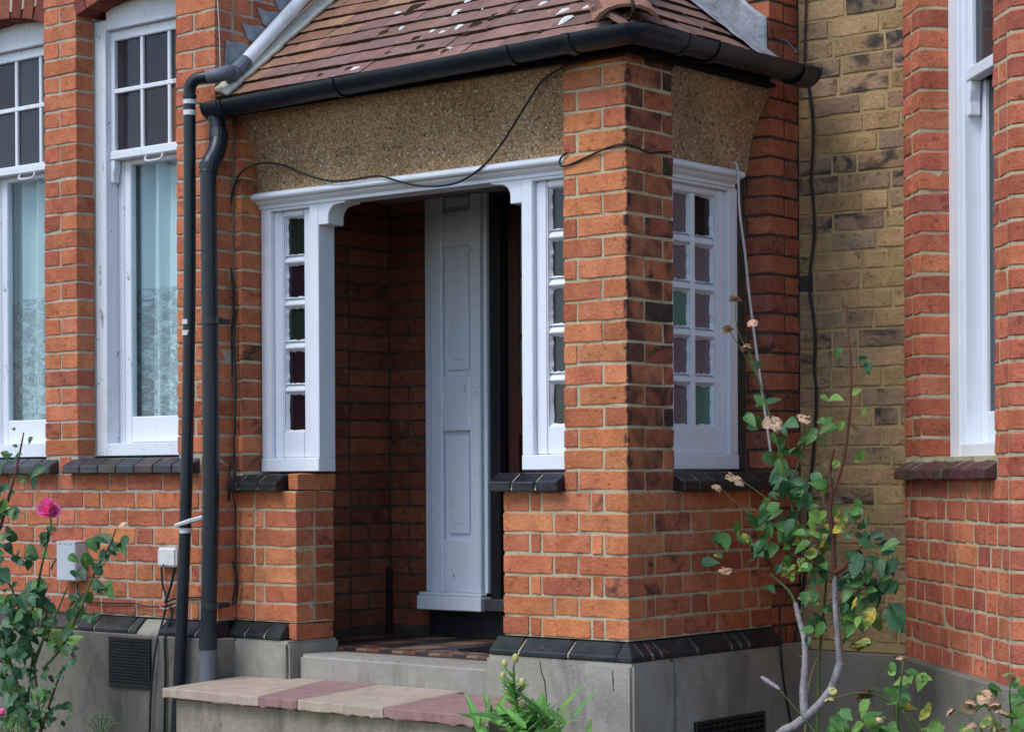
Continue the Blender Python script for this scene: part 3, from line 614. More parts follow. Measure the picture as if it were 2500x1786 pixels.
# floor tiles
tm = {}
def ftile(x0, x1, y0, y1, mat):
    MBt = MB().box(x0+.0015, x1-.0015, y0+.0015, y1-.0015, -.702, -.692); MBt.build('floor_tile', mat, porch, bevel=.001)
n = 24; x0, x1 = XC+.01, -.42
for r, (ya, yb) in enumerate(((.218, .262), (.262, .306), (.306, .35))):
    for i in range(n):
        a = x0+(x1-x0)*i/n; ftile(a, a+(x1-x0)/n, ya, yb, (M_TILEB, M_TILEF, M_TILER)[(i+r*2) % 3])
for r in range(4):
    for i in range(11):
        a = x0+(x1-x0)*i/11; ya = .35+r*.135; ftile(a, a+(x1-x0)/11, ya, min(ya+.135, .9), (M_TILEF, M_TILEB, M_TILER, M_TILEB)[(i+r*2) % 4])

# --- white timber frames
def leaf_window(T, name, s0, s1, cols, rows, colors, post0, post1, e0=.02, e1=1.095, label=None):
    """fixed light: posts, head, sill, inset sash with glazing bars and one pane per opening"""
    D = .105
    win = MB(T).box(s0, s0+post0, D, .2, e0+.055, e1).box(s1-post1, s1, D, .2, e0+.055, e1).box(s0, s1, D-.004, .2, e0, e0+.055).box(s0+post0, s1-post1, D, .2, e1-.012, e1).build(name, M_WHITE, porch, bevel=.003, rough=.0008)
    a, b = s0+post0, s1-post1; top = e1-.012; bot = e0+.055
    st = .052; G0, G1 = bot+.108, top-.026
    MB(T).box(a, a+st, D+.022, .18, bot, top).box(b-st, b, D+.022, .18, bot, top).box(a+st, b-st, D+.023, .18, bot, G0).box(a+st, b-st, D+.023, .18, G1, top).build('sash', M_WHITE, win, bevel=.005, seg=2)
    ga, gb = a+st, b-st; cw = (gb-ga)/cols; rh = (G1-G0)/rows
    for i in range(1, cols): MB(T).box(ga+i*cw-.013, ga+i*cw+.013, D+.03, .165, G0, G1).build('glazing_bar', M_WHITE, win, bevel=.004)
    for j in range(1, rows):
        for i in range(cols):
            MB(T).prism([(D+.028, G0+j*rh-.009), (D+.04, G0+j*rh-.017), (.165, G0+j*rh-.017), (.165, G0+j*rh+.017), (D+.045, G0+j*rh+.017)], 'x', ga+i*cw+(.0131 if i else 0), ga+(i+1)*cw-(.0131 if i < cols-1 else 0)).build('glazing_bar', M_WHITE, win, bevel=.003)
    k = 0
    for j in range(rows):
        for i in range(cols):
            c0, c1 = ga+i*cw, ga+(i+1)*cw; z0, z1 = G0+j*rh+(.017 if j else 0), G0+(j+1)*rh-(.017 if j < rows-1 else 0)
            MB(T).box(c0+.002, c1-.002, D+.05, D+.054, z0-.004, z1+.004).build('pane', colors[(rows-1-j)*cols+i], win)
            # hand-run putty: a thin uneven fillet around the glass
            pt = MB(T); rr = random.Random(j*7+i); u0 = c0+(.013 if i else 0); u1 = c1-(.013 if i < cols-1 else 0)
            N = 9
            for (P, Qq, ax) in (((u0, z0), (u1, z0), 1), ((u0, z1), (u1, z1), -1), ((u0, z0), (u0, z1), 2), ((u1, z0), (u1, z1), -2)):
                vs = []; fs = []
                for q in range(N+1):
                    t = q/N; x = P[0]+(Qq[0]-P[0])*t; z = P[1]+(Qq[1]-P[1])*t; w_ = rr.uniform(.004, .0105)
                    i1 = (x, z+(w_ if ax == 1 else -w_ if ax == -1 else 0)) if abs(ax) == 1 else (x+(w_ if ax == 2 else -w_), z)
                    vs += [(x, D+.034, z), (i1[0], D+.0495, i1[1]), (x, D+.0495, z)]
                for q in range(N): fs += [(q*3, q*3+1, q*3+4, q*3+3), (q*3+1, q*3+2, q*3+5, q*3+4)]
                pt.add(vs, fs)
            pt.build('putty', M_WHITE, win); k += 1
    return win
leaf_window(TF, 'left_side_light', PLX+.004, -1.608, 1, 5, [G_GREEN, G_PURP, G_GREEN, G_PURP, G_PURP], .055, .052)
leaf_window(TF, 'right_side_light', -.56, -.22, 1, 5, [G_GREY, G_GREY, G_GREY, G_GREY, G_GREY], .052, .052)
leaf_window(TS, 'side_window', .22, .862, 3, 5, [G_LILAC, G_LILAC, G_PURP, G_LILAC, G_LILAC, G_LILAC, G_LILAC, G_GREENL, G_LILAC, G_LILAC, G_LILAC, G_LILAC, G_LILAC, G_LILAC, G_GREENL], .05, .06)
# posts each side of the opening run back; brackets under the beam
for sx, x0 in ((1, -1.608), (-1, -.56)):
    L = .148; pts = [(0, 1.1), (L, 1.1), (L, 1.088), (L-.045, 1.084)]
    for i in range(7): a = R(90+90*i/6); pts.append((L-.045-.05*math.sin(R(90*i/6)), 1.084-.05+.05*math.cos(R(90*i/6))-.0))
    pts += [(L-.095, 1.008), (0, 1.008)]
    MB().prism([(x0+sx*p, q) for p, q in pts], 'y', .107, .198).build('bracket', M_WHITE, porch, bevel=.002)
# moulded beam: torus, cavetto, fascia
bf = [(.2, 1.095), (.1, 1.095), (.1, 1.108), (.088, 1.112), (.078, 1.12), (.074, 1.128)]
bf += [(.068-.016*math.sin(R(a)), 1.141-.014*math.cos(R(a))) for a in (10, 40, 70, 100, 130, 165)] + [(.08, 1.16), (.2, 1.165)]
MB().prism(bf, 'x', PLX-.012, -.232).build('beam', M_WHITE, porch, smooth=False)
MB().box(-.2, -.115, .863, YM-.002, ek(8), 1.16).build('joint_fill', M_MORTD, porch, rough=.003)
MB(TS).prism(bf, 'x', .232, .84).build('beam', M_WHITE, porch, smooth=False)
# coved pebbledash panels
def cove(T, s0, s1):
    mb = MB(T); n = 10; f = [(.098-.118*(i/n)**1.9, 1.163+(1.475-1.163)*i/n) for i in range(n+1)]
    mb.prism(f+[(.2, 1.475), (.2, 1.163)], 'x', s0, s1); return mb.build('pebbledash_panel', M_PEB, porch)
cove(TF, PLX-.004, PIL+.01); cove(TS, .275, YM-.003)
def pebbles(T, s0, s1, n):
    mb = MB(T)
    for i in range(n):
        u = random.random(); s = random.uniform(s0+.01, s1-.01); d = .098-.118*u**1.9; e = 1.163+.3*u; r = random.uniform(.0018, .0042)
        mb.add([(s-r, d, e), (s+r, d, e), (s, d-r*.8, e), (s, d+r, e), (s, d-r*.4, e+r), (s, d-r*.4, e-r)], [(0,2,4), (2,1,4), (0,4,3), (1,3,4), (0,5,2), (2,5,1), (0,3,5), (1,5,3)])
    mb.build('pebbles', M_LICH, porch, kind='stuff')
pebbles(TF, PLX, PIL, 190); pebbles(TS, .28, YM, 50)
# top of the brick piers under the eaves, soffit and fascia
MB().box(XC+.02, .03, -.03, .3, 1.476, 1.49).box(-.3, .03, .3, YM-.003, 1.476, 1.49).build('soffit', M_MAT, porch)
MB().box(XC+.02, .045, -.045, -.031, 1.462, 1.53).box(.031, .045, -.031, YM-.06, 1.462, 1.53).build('fascia_board', M_MAT, porch, bevel=.003)

# --- roof
PT = math.atan(.79); RE, RY = 1.53, -.075           # pitch, eave height, eave line
zr = lambda y: RE+.79*(y-RY)
roof = MB().add([(XC+.003, RY+.02, RE-.02), (-RY-.02, RY+.02, RE-.02), (-RY-1.0, RY+1.0, RE+.79*.98-.02), (XC+.003, RY+1.0, RE+.79*.98-.02), (-RY-.02, YM-.004, RE-.02), (-RY-1., YM-.004, RE+.79*.98-.02)],
    [(0, 1, 2, 3), (1, 4, 5, 2)]).build('roof', M_BLACKP, porch)
def tile_mesh(var):
    rr = random.Random(var); wd, ln, th = .1648, .265, .017; mb = MB(); nx = 6; ny = 5; top = []; bot = []
    cam_ = rr.uniform(.0, .0015); j1, j2 = rr.uniform(-.003, .003), rr.uniform(-.003, .003)
    for j in range(ny+1):
        for i in range(nx+1):
            u, v = i/nx-.5, j/ny; z = cam_*(1-4*u*u)+.004*(v-.5)**2+noise.noise(Vector((u*5, v*5, var*3.1)))*.0016
            jag = noise.noise(Vector((u*16, var*2.3, 0)))*.0035+(j1*u if j == 0 else 0) if j == 0 else 0
            top.append((u*wd, v*ln+jag, z)); bot.append((u*wd, v*ln+jag, z-th))
    N = (nx+1)*(ny+1); fs = []
    for j in range(ny):
        for i in range(nx):
            a = j*(nx+1)+i; fs += [(a, a+1, a+nx+2, a+nx+1), (N+a+nx+1, N+a+nx+2, N+a+1, N+a)]
    for i in range(nx): fs += [(i, N+i, N+i+1, i+1), (ny*(nx+1)+i, ny*(nx+1)+i+1, N+ny*(nx+1)+i+1, N+ny*(nx+1)+i)]
    for j in range(ny): a = j*(nx+1); b = a+nx; fs += [(a, a+nx+1, N+a+nx+1, N+a), (b, N+b, N+b+nx+1, b+nx+1)]
    mb.add(top+bot, fs); me = mb.mesh('tile', M_TILE, Vector((0, 0, 0))); me.materials.append(M_MOSS)
    for p in me.polygons:
        if p.normal.y < -.5 and p.center.y < .03: p.material_index = 1
    return me
tiles = [tile_mesh(i) for i in range(7)]
TP = [(.265, .15, .125, 1), (.25, .145, .128, 1), (.275, .155, .124, 1), (.235, .138, .124, 1), (.285, .16, .13, 1)]
NEWT = [(.33, .18, .115, 1), (.37, .205, .13, 1), (.31, .165, .105, 1)]
sl_ = PT-R(5); cg, sg = .1*math.cos(PT), .1*math.sin(PT)
def tile(x, y, z, yaw, pal): 
    place('tile', random.choice(tiles), roof, (x, y, z), (Matrix.Rotation(yaw, 3, 'Z') @ Matrix.Rotation(sl_+random.uniform(-.012, .012), 3, 'X') @ Matrix.Rotation(random.uniform(-.008, .008), 3, 'Z')).to_euler(), color=pick(pal))
for r in range(12):
    y = RY-.02+cg*r; z = RE+.006+sg*r; off = (.083 if r % 2 else 0)+random.uniform(-.01, .01); x = XC+.06+off
    if r % 2: x = XC+.085+.0; 
    lim = -(y+.02)-.015
    while x < lim-.02:
        new = x < XC+.16+.165*((r+1) % 2)+.04*r
        tile(x, y+random.uniform(-.004, .004), z+random.uniform(0, .003), 0, NEWT if new else TP); x += .1655
    # side slope
    xs = -y-.02+.02; ys = y+.09+(.083 if r % 2 else 0)
    while ys < YM-.06:
        tile(xs+random.uniform(-.004, .004), ys, z+random.uniform(0, .003), R(90), TP); ys += .1655
# hip tiles
def hip_mesh():
    mb = MB(); n = 8; ln = .32; vs = []
    for t in (0, 1):
        for sgn in (1, 0):
            for i in range(n+1):
                a = R(-72+144*i/n); r = .105-(.0 if sgn else .014)+(.008 if t == 0 else 0); vs.append((math.sin(a)*r*1.12, t*ln, math.cos(a)*r*.8-.03))
    m = n+1; fs = []
    for i in range(n): fs += [(i, i+1, 2*m+i+1, 2*m+i), (m+i+1, m+i, 3*m+i, 3*m+i+1), (i+1, i, m+i, m+i+1), (2*m+i, 2*m+i+1, 3*m+i+1, 3*m+i)]
    for i in (0, n): fs.append((i, 2*m+i, 3*m+i, m+i))
    mb.add(vs, fs); return mb.mesh('hip_tile', M_TILE, Vector((0, 0, 0)), smooth=False)
hm = hip_mesh(); hp = math.atan(.79/math.sqrt(2))
for i in range(4):
    t = .02+i*.2
    place('hip_tile', hm, roof, (-RY-.02-t, RY+.02+t, RE+.03+.79*t+.003*i), (Matrix.Rotation(R(45), 3, 'Z') @ Matrix.Rotation(hp-.02, 3, 'X')).to_euler(), color=pick([(.32, .15, .11, 1)]))
p0 = Vector((-RY+.03, RY-.03, RE+.0))
ir = MB(); ir.tube(smooth_path([p0+Vector((-.06, .06, .045)), p0+Vector((-.01, .01, .04)), p0+Vector((.012, -.012, .05)), p0+Vector((.012, -.012, .075)), p0+Vector((0, 0, .09))], 4), [.007]*17, 6); ir.build('hip_iron', M_MOSS, roof, smooth=True)
# moss and lichen on the tiles
def blob(name, p, r, mat, n=9):
    mb = MB(); rr = random.Random(int(p[0]*9999)); vs = [(0, 0, r*.32)]; rings = 3
    for j in range(1, rings+1):
        for i in range(n):
            a = 2*math.pi*i/n; q = r*j/rings*(1+.35*noise.noise(Vector((math.cos(a)*1.7+p[0]*30, math.sin(a)*1.7, j)))); vs.append((math.cos(a)*q, math.sin(a)*q*.6, r*.32*(1-(j/rings)**2)-.002))
    fs = [(0, 1+i, 1+(i+1) % n) for i in range(n)]
    for j in range(rings-1): fs += [(1+j*n+i, 1+(j+1)*n+i, 1+(j+1)*n+(i+1) % n, 1+j*n+(i+1) % n) for i in range(n)]
    mb.add(vs, fs); me = mb.mesh(name, mat, Vector((0, 0, 0)), smooth=True)
    place(name, me, roof, p, (Matrix.Rotation(R(p[3]) if len(p) > 3 else 0, 3, 'Z') @ Matrix.Rotation(PT, 3, 'X') @ Matrix.Rotation(rr.uniform(.2, 1.2), 3, 'Z')).to_euler())
def onroof(px, py, lift=.022):                      # point of the front slope seen there
    r = ray(px, py); nrm = Vector((0, -.79, 1)).normalized(); o = Vector((0, RY, RE+lift)); return EYE+r*((o-EYE).dot(nrm)/r.dot(nrm))
for px, py, r in ((1010, 22, .05), (935, 80, .028), (1015, 95, .03), (850, 168, .022), (780, 182, .014), (1160, 60, .03), (1205, 40, .03), (1140, 80, .022), (1025, 115, .025), (1085, 125, .024), (1235, 10, .02), (880, 150, .014), (1320, 75, .016), (1250, 30, .022), (945, 130, .02)): blob('moss', onroof(px, py), r, M_MOSS)
for px, py, r in ((866, 168, .024), (980, 68, .016), (970, 32, .02), (1120, 65, .022), (1115, 30, .03), (1270, 27, .016), (1375, 28, .032), (1380, 48, .034), (1435, 18, .028), (1095, 118, .016), (1055, 75, .014), (1145, 0, .026), (1325, 8, .02), (1180, 20, .014), (1080, 78, .018)): blob('lichen', onroof(px, py), r, M_LICH)

# --- gutter
def sweep(name, path, rad, th, mat, parent, z0, z1, a0=0, a1=180, n=18):
    mb = MB(); L = [0]
    for i in range(1, len(path)): L.append(L[-1]+(Vector(path[i])-Vector(path[i-1])).length)
    ring = []; vs = []; fs = []
    for i, p in enumerate(path):
        P = Vector(p)
        d0 = (P-Vector(path[i-1])).normalized() if i else None; d1 = (Vector(path[i+1])-P).normalized() if i < len(path)-1 else None
        if d0 is not None and d1 is not None: d = (d0+d1).normalized(); k = 1/max(.3, d.dot(d0))
        else: d = d0 if d0 is not None else d1; k = 1
        sd_ = Vector((d.y, -d.x))*k; z = z0+(z1-z0)*L[i]/L[-1]
        for r in (rad, rad-th):
            for j in range(n+1):
                a = R(a0+(a1-a0)*j/n); vs.append((P.x+sd_.x*math.cos(a)*r, P.y+sd_.y*math.cos(a)*r, z-math.sin(a)*r))
    m = n+1
    for i in range(len(path)-1):
        b = i*2*m; c = b+2*m
        for j in range(n): fs += [(b+j, b+j+1, c+j+1, c+j), (b+m+j+1, b+m+j, c+m+j, c+m+j+1)]
        fs += [(b, c, c+m, b+m), (b+n, b+m+n, c+m+n, c+n)]
    for b in (0, (len(path)-1)*2*m):
        for j in range(n): fs.append((b+j, b+j+1, b+m+j+1, b+m+j))
    mb.add(vs, fs); return mb.build(name, mat, parent, smooth=True)
GY, GX = -.112, .118
GZ0, GZ1, GZ2 = 1.503, 1.535, 1.545
gut = sweep('gutter', [(-1.99, GY), (.03, GY)], .057, .004, M_PIPE, porch, GZ0, GZ1)
sweep('gutter_angle', [(-.13, GY), (GX-.02, GY), (GX, GY+.02), (GX, .15)], .0605, .003, M_PIPE, gut, GZ1-.003, GZ1+.002)
sweep('gutter_side', [(GX, .03), (GX, 1.0)], .057, .004, M_PIPE, gut, GZ1, GZ2)
gz = lambda x: GZ0+(GZ1-GZ0)*(x+2.02)/2.05
for x, w_, r in ((-1.985, .1, .062), (-1.93, .03, .066), (-1.28, .022, .063), (-.42, .022, .063), (-.15, .03, .066)): sweep('gutter_union', [(x, GY), (x+w_, GY)], r, .003, M_PIPE, gut, gz(x), gz(x))
for y, w_ in ((.14, .03), (.33, .025), (.9, .1)): sweep('gutter_union', [(GX, y), (GX, y+w_)], .064, .003, M_PIPE, gut, GZ1+.002, GZ1+.002)
# stop ends
mb = MB(); mb.prism([(GY+.062*math.cos(R(a)), GZ0-.062*math.sin(R(a))) for a in range(0, 181, 15)], 'x', -2.0, -1.988); mb.build('stop_end', M_PIPE, gut)
mb = MB(); mb.prism([(GX+.07*math.cos(R(a)), GZ2-.07*math.sin(R(a))) for a in range(0, 181, 15)], 'y', 1.0, 1.012); mb.build('stop_end', M_PIPE, gut)
# verge: mortar fillet along the left edge of the roof
mb = MB()
def vf(u, v):
    y = RY-.03+u*1.0; wob = noise.noise(Vector((u*16, 3, 0)))*.018; x = XC+.006+(.075+wob)*(v)
    return (x, y, zr(y)+.022+.03*(1-v)+.006*noise.noise(Vector((u*22, v*3, 9))))
mb.sheet(vf, 40, 4); o = mb.build('verge_fillet', M_FILLET, roof, smooth=True)
md = o.modifiers.new('thick', 'SOLIDIFY'); md.thickness = .016; md.offset = -1
# stepped lead flashing against the wing's return wall
for poly in (((551, 98), (568, 104), (590, 103), (612, 112), (590, 165), (556, 175), (549, 158)), ((587, 54), (606, 63), (640, 64), (650, 75), (625, 110), (604, 97)), ((625, 17), (650, 29), (680, 30), (690, 40), (660, 75), (641, 60)), ((662, -20), (690, -8), (720, -6), (735, 10), (700, 40), (680, 26))):
    pp = [atx(a_, b_, XC+.003) for a_, b_ in poly]
    mb = MB(lambda s_, d_, z_: (XC+.003+d_, s_, z_)); mb.prism([(p_.y, p_.z) for p_ in pp], 'y', 0, .004); mb.build('lead_step', M_LEAD, roof, bevel=.001, rough=.002)
# lead dressed over the side slope where it meets the house wall
mb = MB()
def lf(u, v):                                        # u up the slope, v from the wall onto the tiles
    q = max(0, (v-.45)/.55); x = .0+.1*min(1, q*4)-u*.95; z0 = RE+.79*(-RY-x)
    if v < .45: q = v/.45; return (x-.003, YM-.006-.004*math.sin(u*30)-.004, z0+.02+.14*(1-q)+.025*noise.noise(Vector((u*9, 2, 0))))
    q = (v-.45)/.55; wob = noise.noise(Vector((u*11, 5, 0)))*.03
    return (x, YM-.012-(.15+wob)*q, z0+.03+.012*noise.noise(Vector((u*14, q*4, 4)))+.004)
mb.sheet(lf, 40, 12); o = mb.build('lead_flashing', M_LEAD, roof, smooth=True); md = o.modifiers.new('thick', 'SOLIDIFY'); md.thickness = .004
# ------------------------------------------------------------------ steps
ZS0, ZS1 = -.8, -.824                                  # the paving on the step falls a little towards the front
YF = -.44
def slab(parent, x0, x1, xb0, xb1, mat, yb=-.004, z0=ZS0, z1=ZS1, yf=YF, th=.036):
    n = 24; mb = MB(); vs = []; rr = random.Random(int(x0*100))
    fr = [(x0+(x1-x0)*i/n, yf+rr.uniform(-.0035, .0035)) for i in range(n+1)]
    for dz in (0, -th):
        vs += [(x, y+(rr.uniform(-.003, .003) if dz else 0), z1+dz+(rr.uniform(-.003, .003) if dz else 0)) for x, y in fr]+[(xb1, yb, z0+dz), (xb0, yb, z0+dz)]
    m = n+3; mb.add(vs, [tuple(range(m)), tuple(range(2*m-1, m-1, -1))]+[(i, m+i, m+(i+1) % m, (i+1) % m) for i in range(m)])
    return mb.build('paving_slab', mat, parent, bevel=.003, rough=.001)
step = thing('front_step', 'rendered front step topped with buff and pink paving slabs before the porch', 'step', (-1.1, -.25, -1.45))
J1, J2, J3, J4, J5 = -1.94, -1.395, -1.195, -.76, -.27
slab(step, J1, J1+.545-.004, -1.9, -1.475, M_SLABY); slab(step, J2, J2+.2-.004, -1.47, -1.19, M_SLABP); slab(step, J3, J4-.004, -1.186, -.76, M_SLABY)
mb = MB(); slab(step, J4, J5, -.756, -.35, M_SLABP, yb=-.06, z0=-.804)
MB().box(-1.9, -.37, YF+.035, -.06, -1.5, -.863).build('riser', M_RISER, step, bevel=.006, rough=.004)
low = thing('lower_step', 'lower paved step in front of the rendered front step', 'step', (-1.1, -.75, -1.45))
slab(low, -2.03, -1.4, -2.03, -1.4, M_SLABP, yb=-.40, z0=-1.012, z1=-1.02, yf=-.8); slab(low, -1.395, -.2, -1.395, -.2, M_SLABY, yb=YF+.03, z0=-1.012, z1=-1.02, yf=-.8)
MB().box(-1.98, -.22, -.77, YF+.03, -1.5, -1.07).build('riser', M_RISER, low, bevel=.006)
setp(MB().box(-1.1, -.6, .36, .72, -.6915, -.683).build('door_mat', M_MAT, None, bevel=.003), 'black door mat on the patterned tiles inside the porch', 'mat')
pl = MB(); pl.tube([(XC+.03, .89, -.69), (XC+.028, .895, -.4)], .013, 8); setp(pl.build('iron_rod', M_BLACKP, None, smooth=True), 'black rod standing in the inner corner of the porch', 'rod')

# ------------------------------------------------------------------ drainpipes
def P(lst, y): return [aty(a, b, y) for a, b in lst]
wp = thing('waste_pipe', 'slim black waste pipe with white tape bands, leaning beside the drainpipe', 'pipe', aty(432, 1780, -.19)-Vector((0, 0, .3)))
p1 = P([(463, 300), (463, 700), (457, 1100), (450, 1350), (440, 1600), (430, 1800)], -.19)
a1 = atx(600, 150, -1.935); a2 = atx(748, -14, -1.935)
dirw = (a2-a1).normalized()
el = [Vector(p1[0]), aty(463, 232, -.19), aty(466, 208, -.19), aty(480, 193, -.18), aty(505, 188, -.165), aty(540, 182, -.13), aty(560, 176, -.08), a1-dirw*.11, a1-dirw*.05]
mb = MB(); mb.tube(smooth_path([p1[-1], p1[-2], p1[-3], p1[-4], p1[1], p1[0]], 6)[:-1]+smooth_path(el[:6], 5), .0245, 14); mb.build('pipe', M_PIPE, wp, smooth=True)
mb = MB(); mb.tube(smooth_path(el[4:], 6), .029, 14); mb.build('grey_elbow', M_PIPEG, wp, smooth=True)
mb = MB(); mb.tube([a1-dirw*.075, a1-dirw*.0], .033, 14); mb.build('elbow_collar', M_PIPEG, wp, smooth=False)
mb = MB(); mb.tube([a1-dirw*.03, a2, a2+dirw*.3], .028, 16); mb.build('white_pipe', M_PIPEW, wp, smooth=True)
mb = MB(); mb.tube([aty(463, 240, -.19), aty(463, 232, -.19)], .0285, 14); mb.build('collar', M_PIPE, wp)
for (a, b) in (((463, 244), (463, 255)), ((463, 270), (463, 282)), ((461, 779), (461, 791)), ((461, 806), (461, 818)), ((453, 1288), (453, 1300))):
    mb = MB(); mb.tube([aty(*a, -.19), aty(*b, -.19)], .0262, 14); mb.build('tape_band', M_TAPE, wp, smooth=False, rough=.0015)
mb = MB(); mb.tube([aty(438, 1282, -.2)+Vector((0, -.02, 0)), aty(463, 1271, -.225), aty(494, 1263, -.19)], .009, 6); mb.build('pipe_tie', M_TAPE, wp, rough=.002)
dp = thing('drainpipe', 'thick black drainpipe dropping from the gutter end at the left of the porch', 'pipe', aty(505, 1640, -.195)-Vector((0, 0, .2)))
YD = -.195
p2 = [aty(527, 283, -.115), aty(533, 320, -.115), aty(534, 345, -.125), aty(527, 374, -.15), aty(514, 398, -.18), aty(508, 425, YD)]
mb = MB(); mb.tube(smooth_path(p2[:3], 4), .033, 16); mb.build('outlet_pipe', M_PIPE, dp, smooth=True)
mb = MB(); mb.tube(smooth_path(p2[1:], 5), .0365, 16); mb.build('swan_neck', M_PIPE, dp, smooth=True)
for a, b in (((533, 322), (534, 342)), ((512, 400), (509, 414))): mb = MB(); mb.tube([aty(*a, -.115 if a[1] < 350 else -.185), aty(*b, -.122 if a[1] < 350 else -.19)], .0395, 16); mb.build('collar', M_PIPE, dp, smooth=False)
mb = MB(); mb.tube(smooth_path([aty(508, 405, YD), aty(512, 760, YD), aty(515, 1200, YD), aty(508, 1585, YD)], 4), .0325, 18); mb.build('pipe', M_PIPE, dp, smooth=True)
mb = MB(); mb.tube([aty(508, 1556, YD), aty(508, 1584, YD)], .0365, 18); mb.build('collar', M_PIPE, dp, smooth=False)
mb = MB(); mb.tube([aty(508, 1584, YD), aty(506, 1700, YD)], .0335, 18); mb.build('shoe', M_PIPEG, dp, smooth=True)
for py in (783, 1478):
    c = aty(514, py, YD); b = MB(); b.tube([c+Vector((0, 0, -.013)), c+Vector((0, 0, .013))], .037, 18); b.box(c.x+.028, c.x+.055, c.y-.008, c.y+.012, c.z-.011, c.z+.011).box(c.x-.012, c.x+.012, c.y+.03, YW-.0, c.z-.01, c.z+.01); b.build('pipe_bracket', M_BLACKP, dp)

# ------------------------------------------------------------------ boxes, vents
mbx = thing('meter_box', 'grey plastic utility box on the brickwork beside the pink rose', 'utility box', aty(165, 1420, -.13))
c0 = aty(137, 1322, -.165); c1 = aty(184, 1418, -.165)
MB().box(c0.x, c1.x, -.165, -.099, c1.z, c0.z).build('case', M_BOX, mbx, bevel=.004, seg=2)
MB().prism([(-.1655, c0.z+.002), (-.099, c0.z+.006), (-.099, c0.z+.0005), (-.1655, c0.z-.004)], 'x', c0.x-.002, c1.x+.002).build('lid_rim', M_BOX, mbx)
for i in range(3): MB().box(c0.x+.025+i*.035, c0.x+.033+i*.035, -.1665, -.165, c0.z-.011, c0.z-.008).build('lid_slot', M_CABLE, mbx)
jb = thing('junction_box', 'small white cable junction box left of the waste pipe', 'junction box', aty(405, 1385, -.12))
c0 = aty(382, 1335, -.14); c1 = aty(428, 1384, -.14)
MB().box(c0.x, c1.x, -.14, -.099, c1.z, c0.z).build('case', M_BOXW, jb, bevel=.008, seg=3)
MB().box(c0.x+.04, c0.x+.046, -.142, -.1395, c1.z-.001, c1.z+.012).build('notch', M_CABLE, jb)
def vent(name, T, s0, s1, e0, e1, label, nx, nz):
    o = thing(name, label, 'air vent', T((s0+s1)/2, 0, e0))
    MB(T).box(s0, s1, -.004, -.001, e0, e1).build('back_plate', M_MAT, o)
    g_ = MB(T); g_.box(s0, s0+.012, -.012, -.004, e0, e1).box(s1-.012, s1, -.012, -.004, e0, e1).box(s0+.012, s1-.012, -.012, -.004, e0, e0+.012).box(s0+.012, s1-.012, -.012, -.004, e1-.012, e1); g_.build('vent_frame', M_BLACKP, o, bevel=.002)
    for i in range(1, nx): x = s0+(s1-s0)*i/nx; MB(T).box(x-.004, x+.004, -.0095, -.0042, e0+.012, e1-.012).build('grille_bar', M_BLACKP, o)
    for j in range(1, nz): z = e0+(e1-e0)*j/nz; MB(T).box(s0+.012, s1-.012, -.0115, -.0045, z-.0045, z+.0045).build('grille_bar', M_BLACKP, o, bevel=.001)
vent('air_vent', lambda s, d, e: (s, -.155+d, e), -2.585, -2.325, -.875, -.667, 'square black air vent in the render under the left window', 10, 16)
vent('air_vent', lambda s, d, e: (.0565-d, s, e), .315, .776, -1.12, -.888, 'wide black air vent low in the side of the porch base', 12, 10)

# ------------------------------------------------------------------ cables
def cable(name, pts, r, mat, label, k=5, n=6, cat='cable', group=None):
    mb = MB(); mb.tube(smooth_path(pts, k), r, n); return setp(mb.build(name, mat, None, smooth=True), label, cat, group)
def PY(lst): return [aty(a, b, y) for a, b, y in lst]
cable('cable', PY([(394, 1383, -.12), (397, 1425, -.118), (407, 1462, -.118), (403, 1490, -.118), (393, 1530, -.13), (381, 1575, -.168), (373, 1640, -.172), (368, 1700, -.172), (365, 1800, -.172)]), .0045, M_CABLE, 'black cable from the junction box running down over the air vent')
cable('cable', PY([(427, 1384, -.12), (418, 1425, -.118), (409, 1455, -.122), (404, 1470, -.126), (418, 1482, -.118), (419, 1505, -.12), (408, 1535, -.135), (402, 1565, -.165), (404, 1620, -.166), (403, 1700, -.166), (401, 1800, -.166)]), .0055, mk_plain('dark_green_cable', (.012, .022, .022), (.02, .035, .034), 20, .5), 'dark green cable from the junction box hanging straight down the render')
cable('cable', PY([(188, 1424, -.11), (192, 1450, -.11), (215, 1466, -.11), (260, 1471, -.11), (330, 1472, -.11), (350, 1478, -.112), (380, 1480, -.112), (420, 1476, -.112), (445, 1462, -.112)]), .003, M_CABLE, 'thin black cable running level from the grey utility box')
cable('cable', PY([(405, 1470, -.116), (420, 1463, -.114), (445, 1458, -.11), (490, 1457, -.11)]), .0035, M_CABLE, 'short black cable passing behind the two pipes')
cable('cable', PY([(390, 1480, -.12), (400, 1486, -.118), (420, 1480, -.117), (437, 1471, -.115)]), .002, M_CABLEG, 'thin white wire crossing the black cables by the pipes')
cable('cable', PY([(564, 500, -.014), (569, 465, -.014), (582, 430, -.013), (603, 411, -.01), (640, 398, .03), (690, 403, .06), (740, 424, .052), (800, 441, .044), (850, 440, .044), (905, 431, .044), (935, 431, .044), (985, 446, .044), (1030, 454, .044), (1085, 453, .044), (1130, 440, .044), (1180, 405, .05), (1222, 355, .05), (1270, 280, .03), (1318, 205, .0), (1350, 178, -.02), (1385, 160, -.03), (1430, 148, -.03)]), .0042, M_CABLE, 'long black cable looping across the white beam and pebbledash')
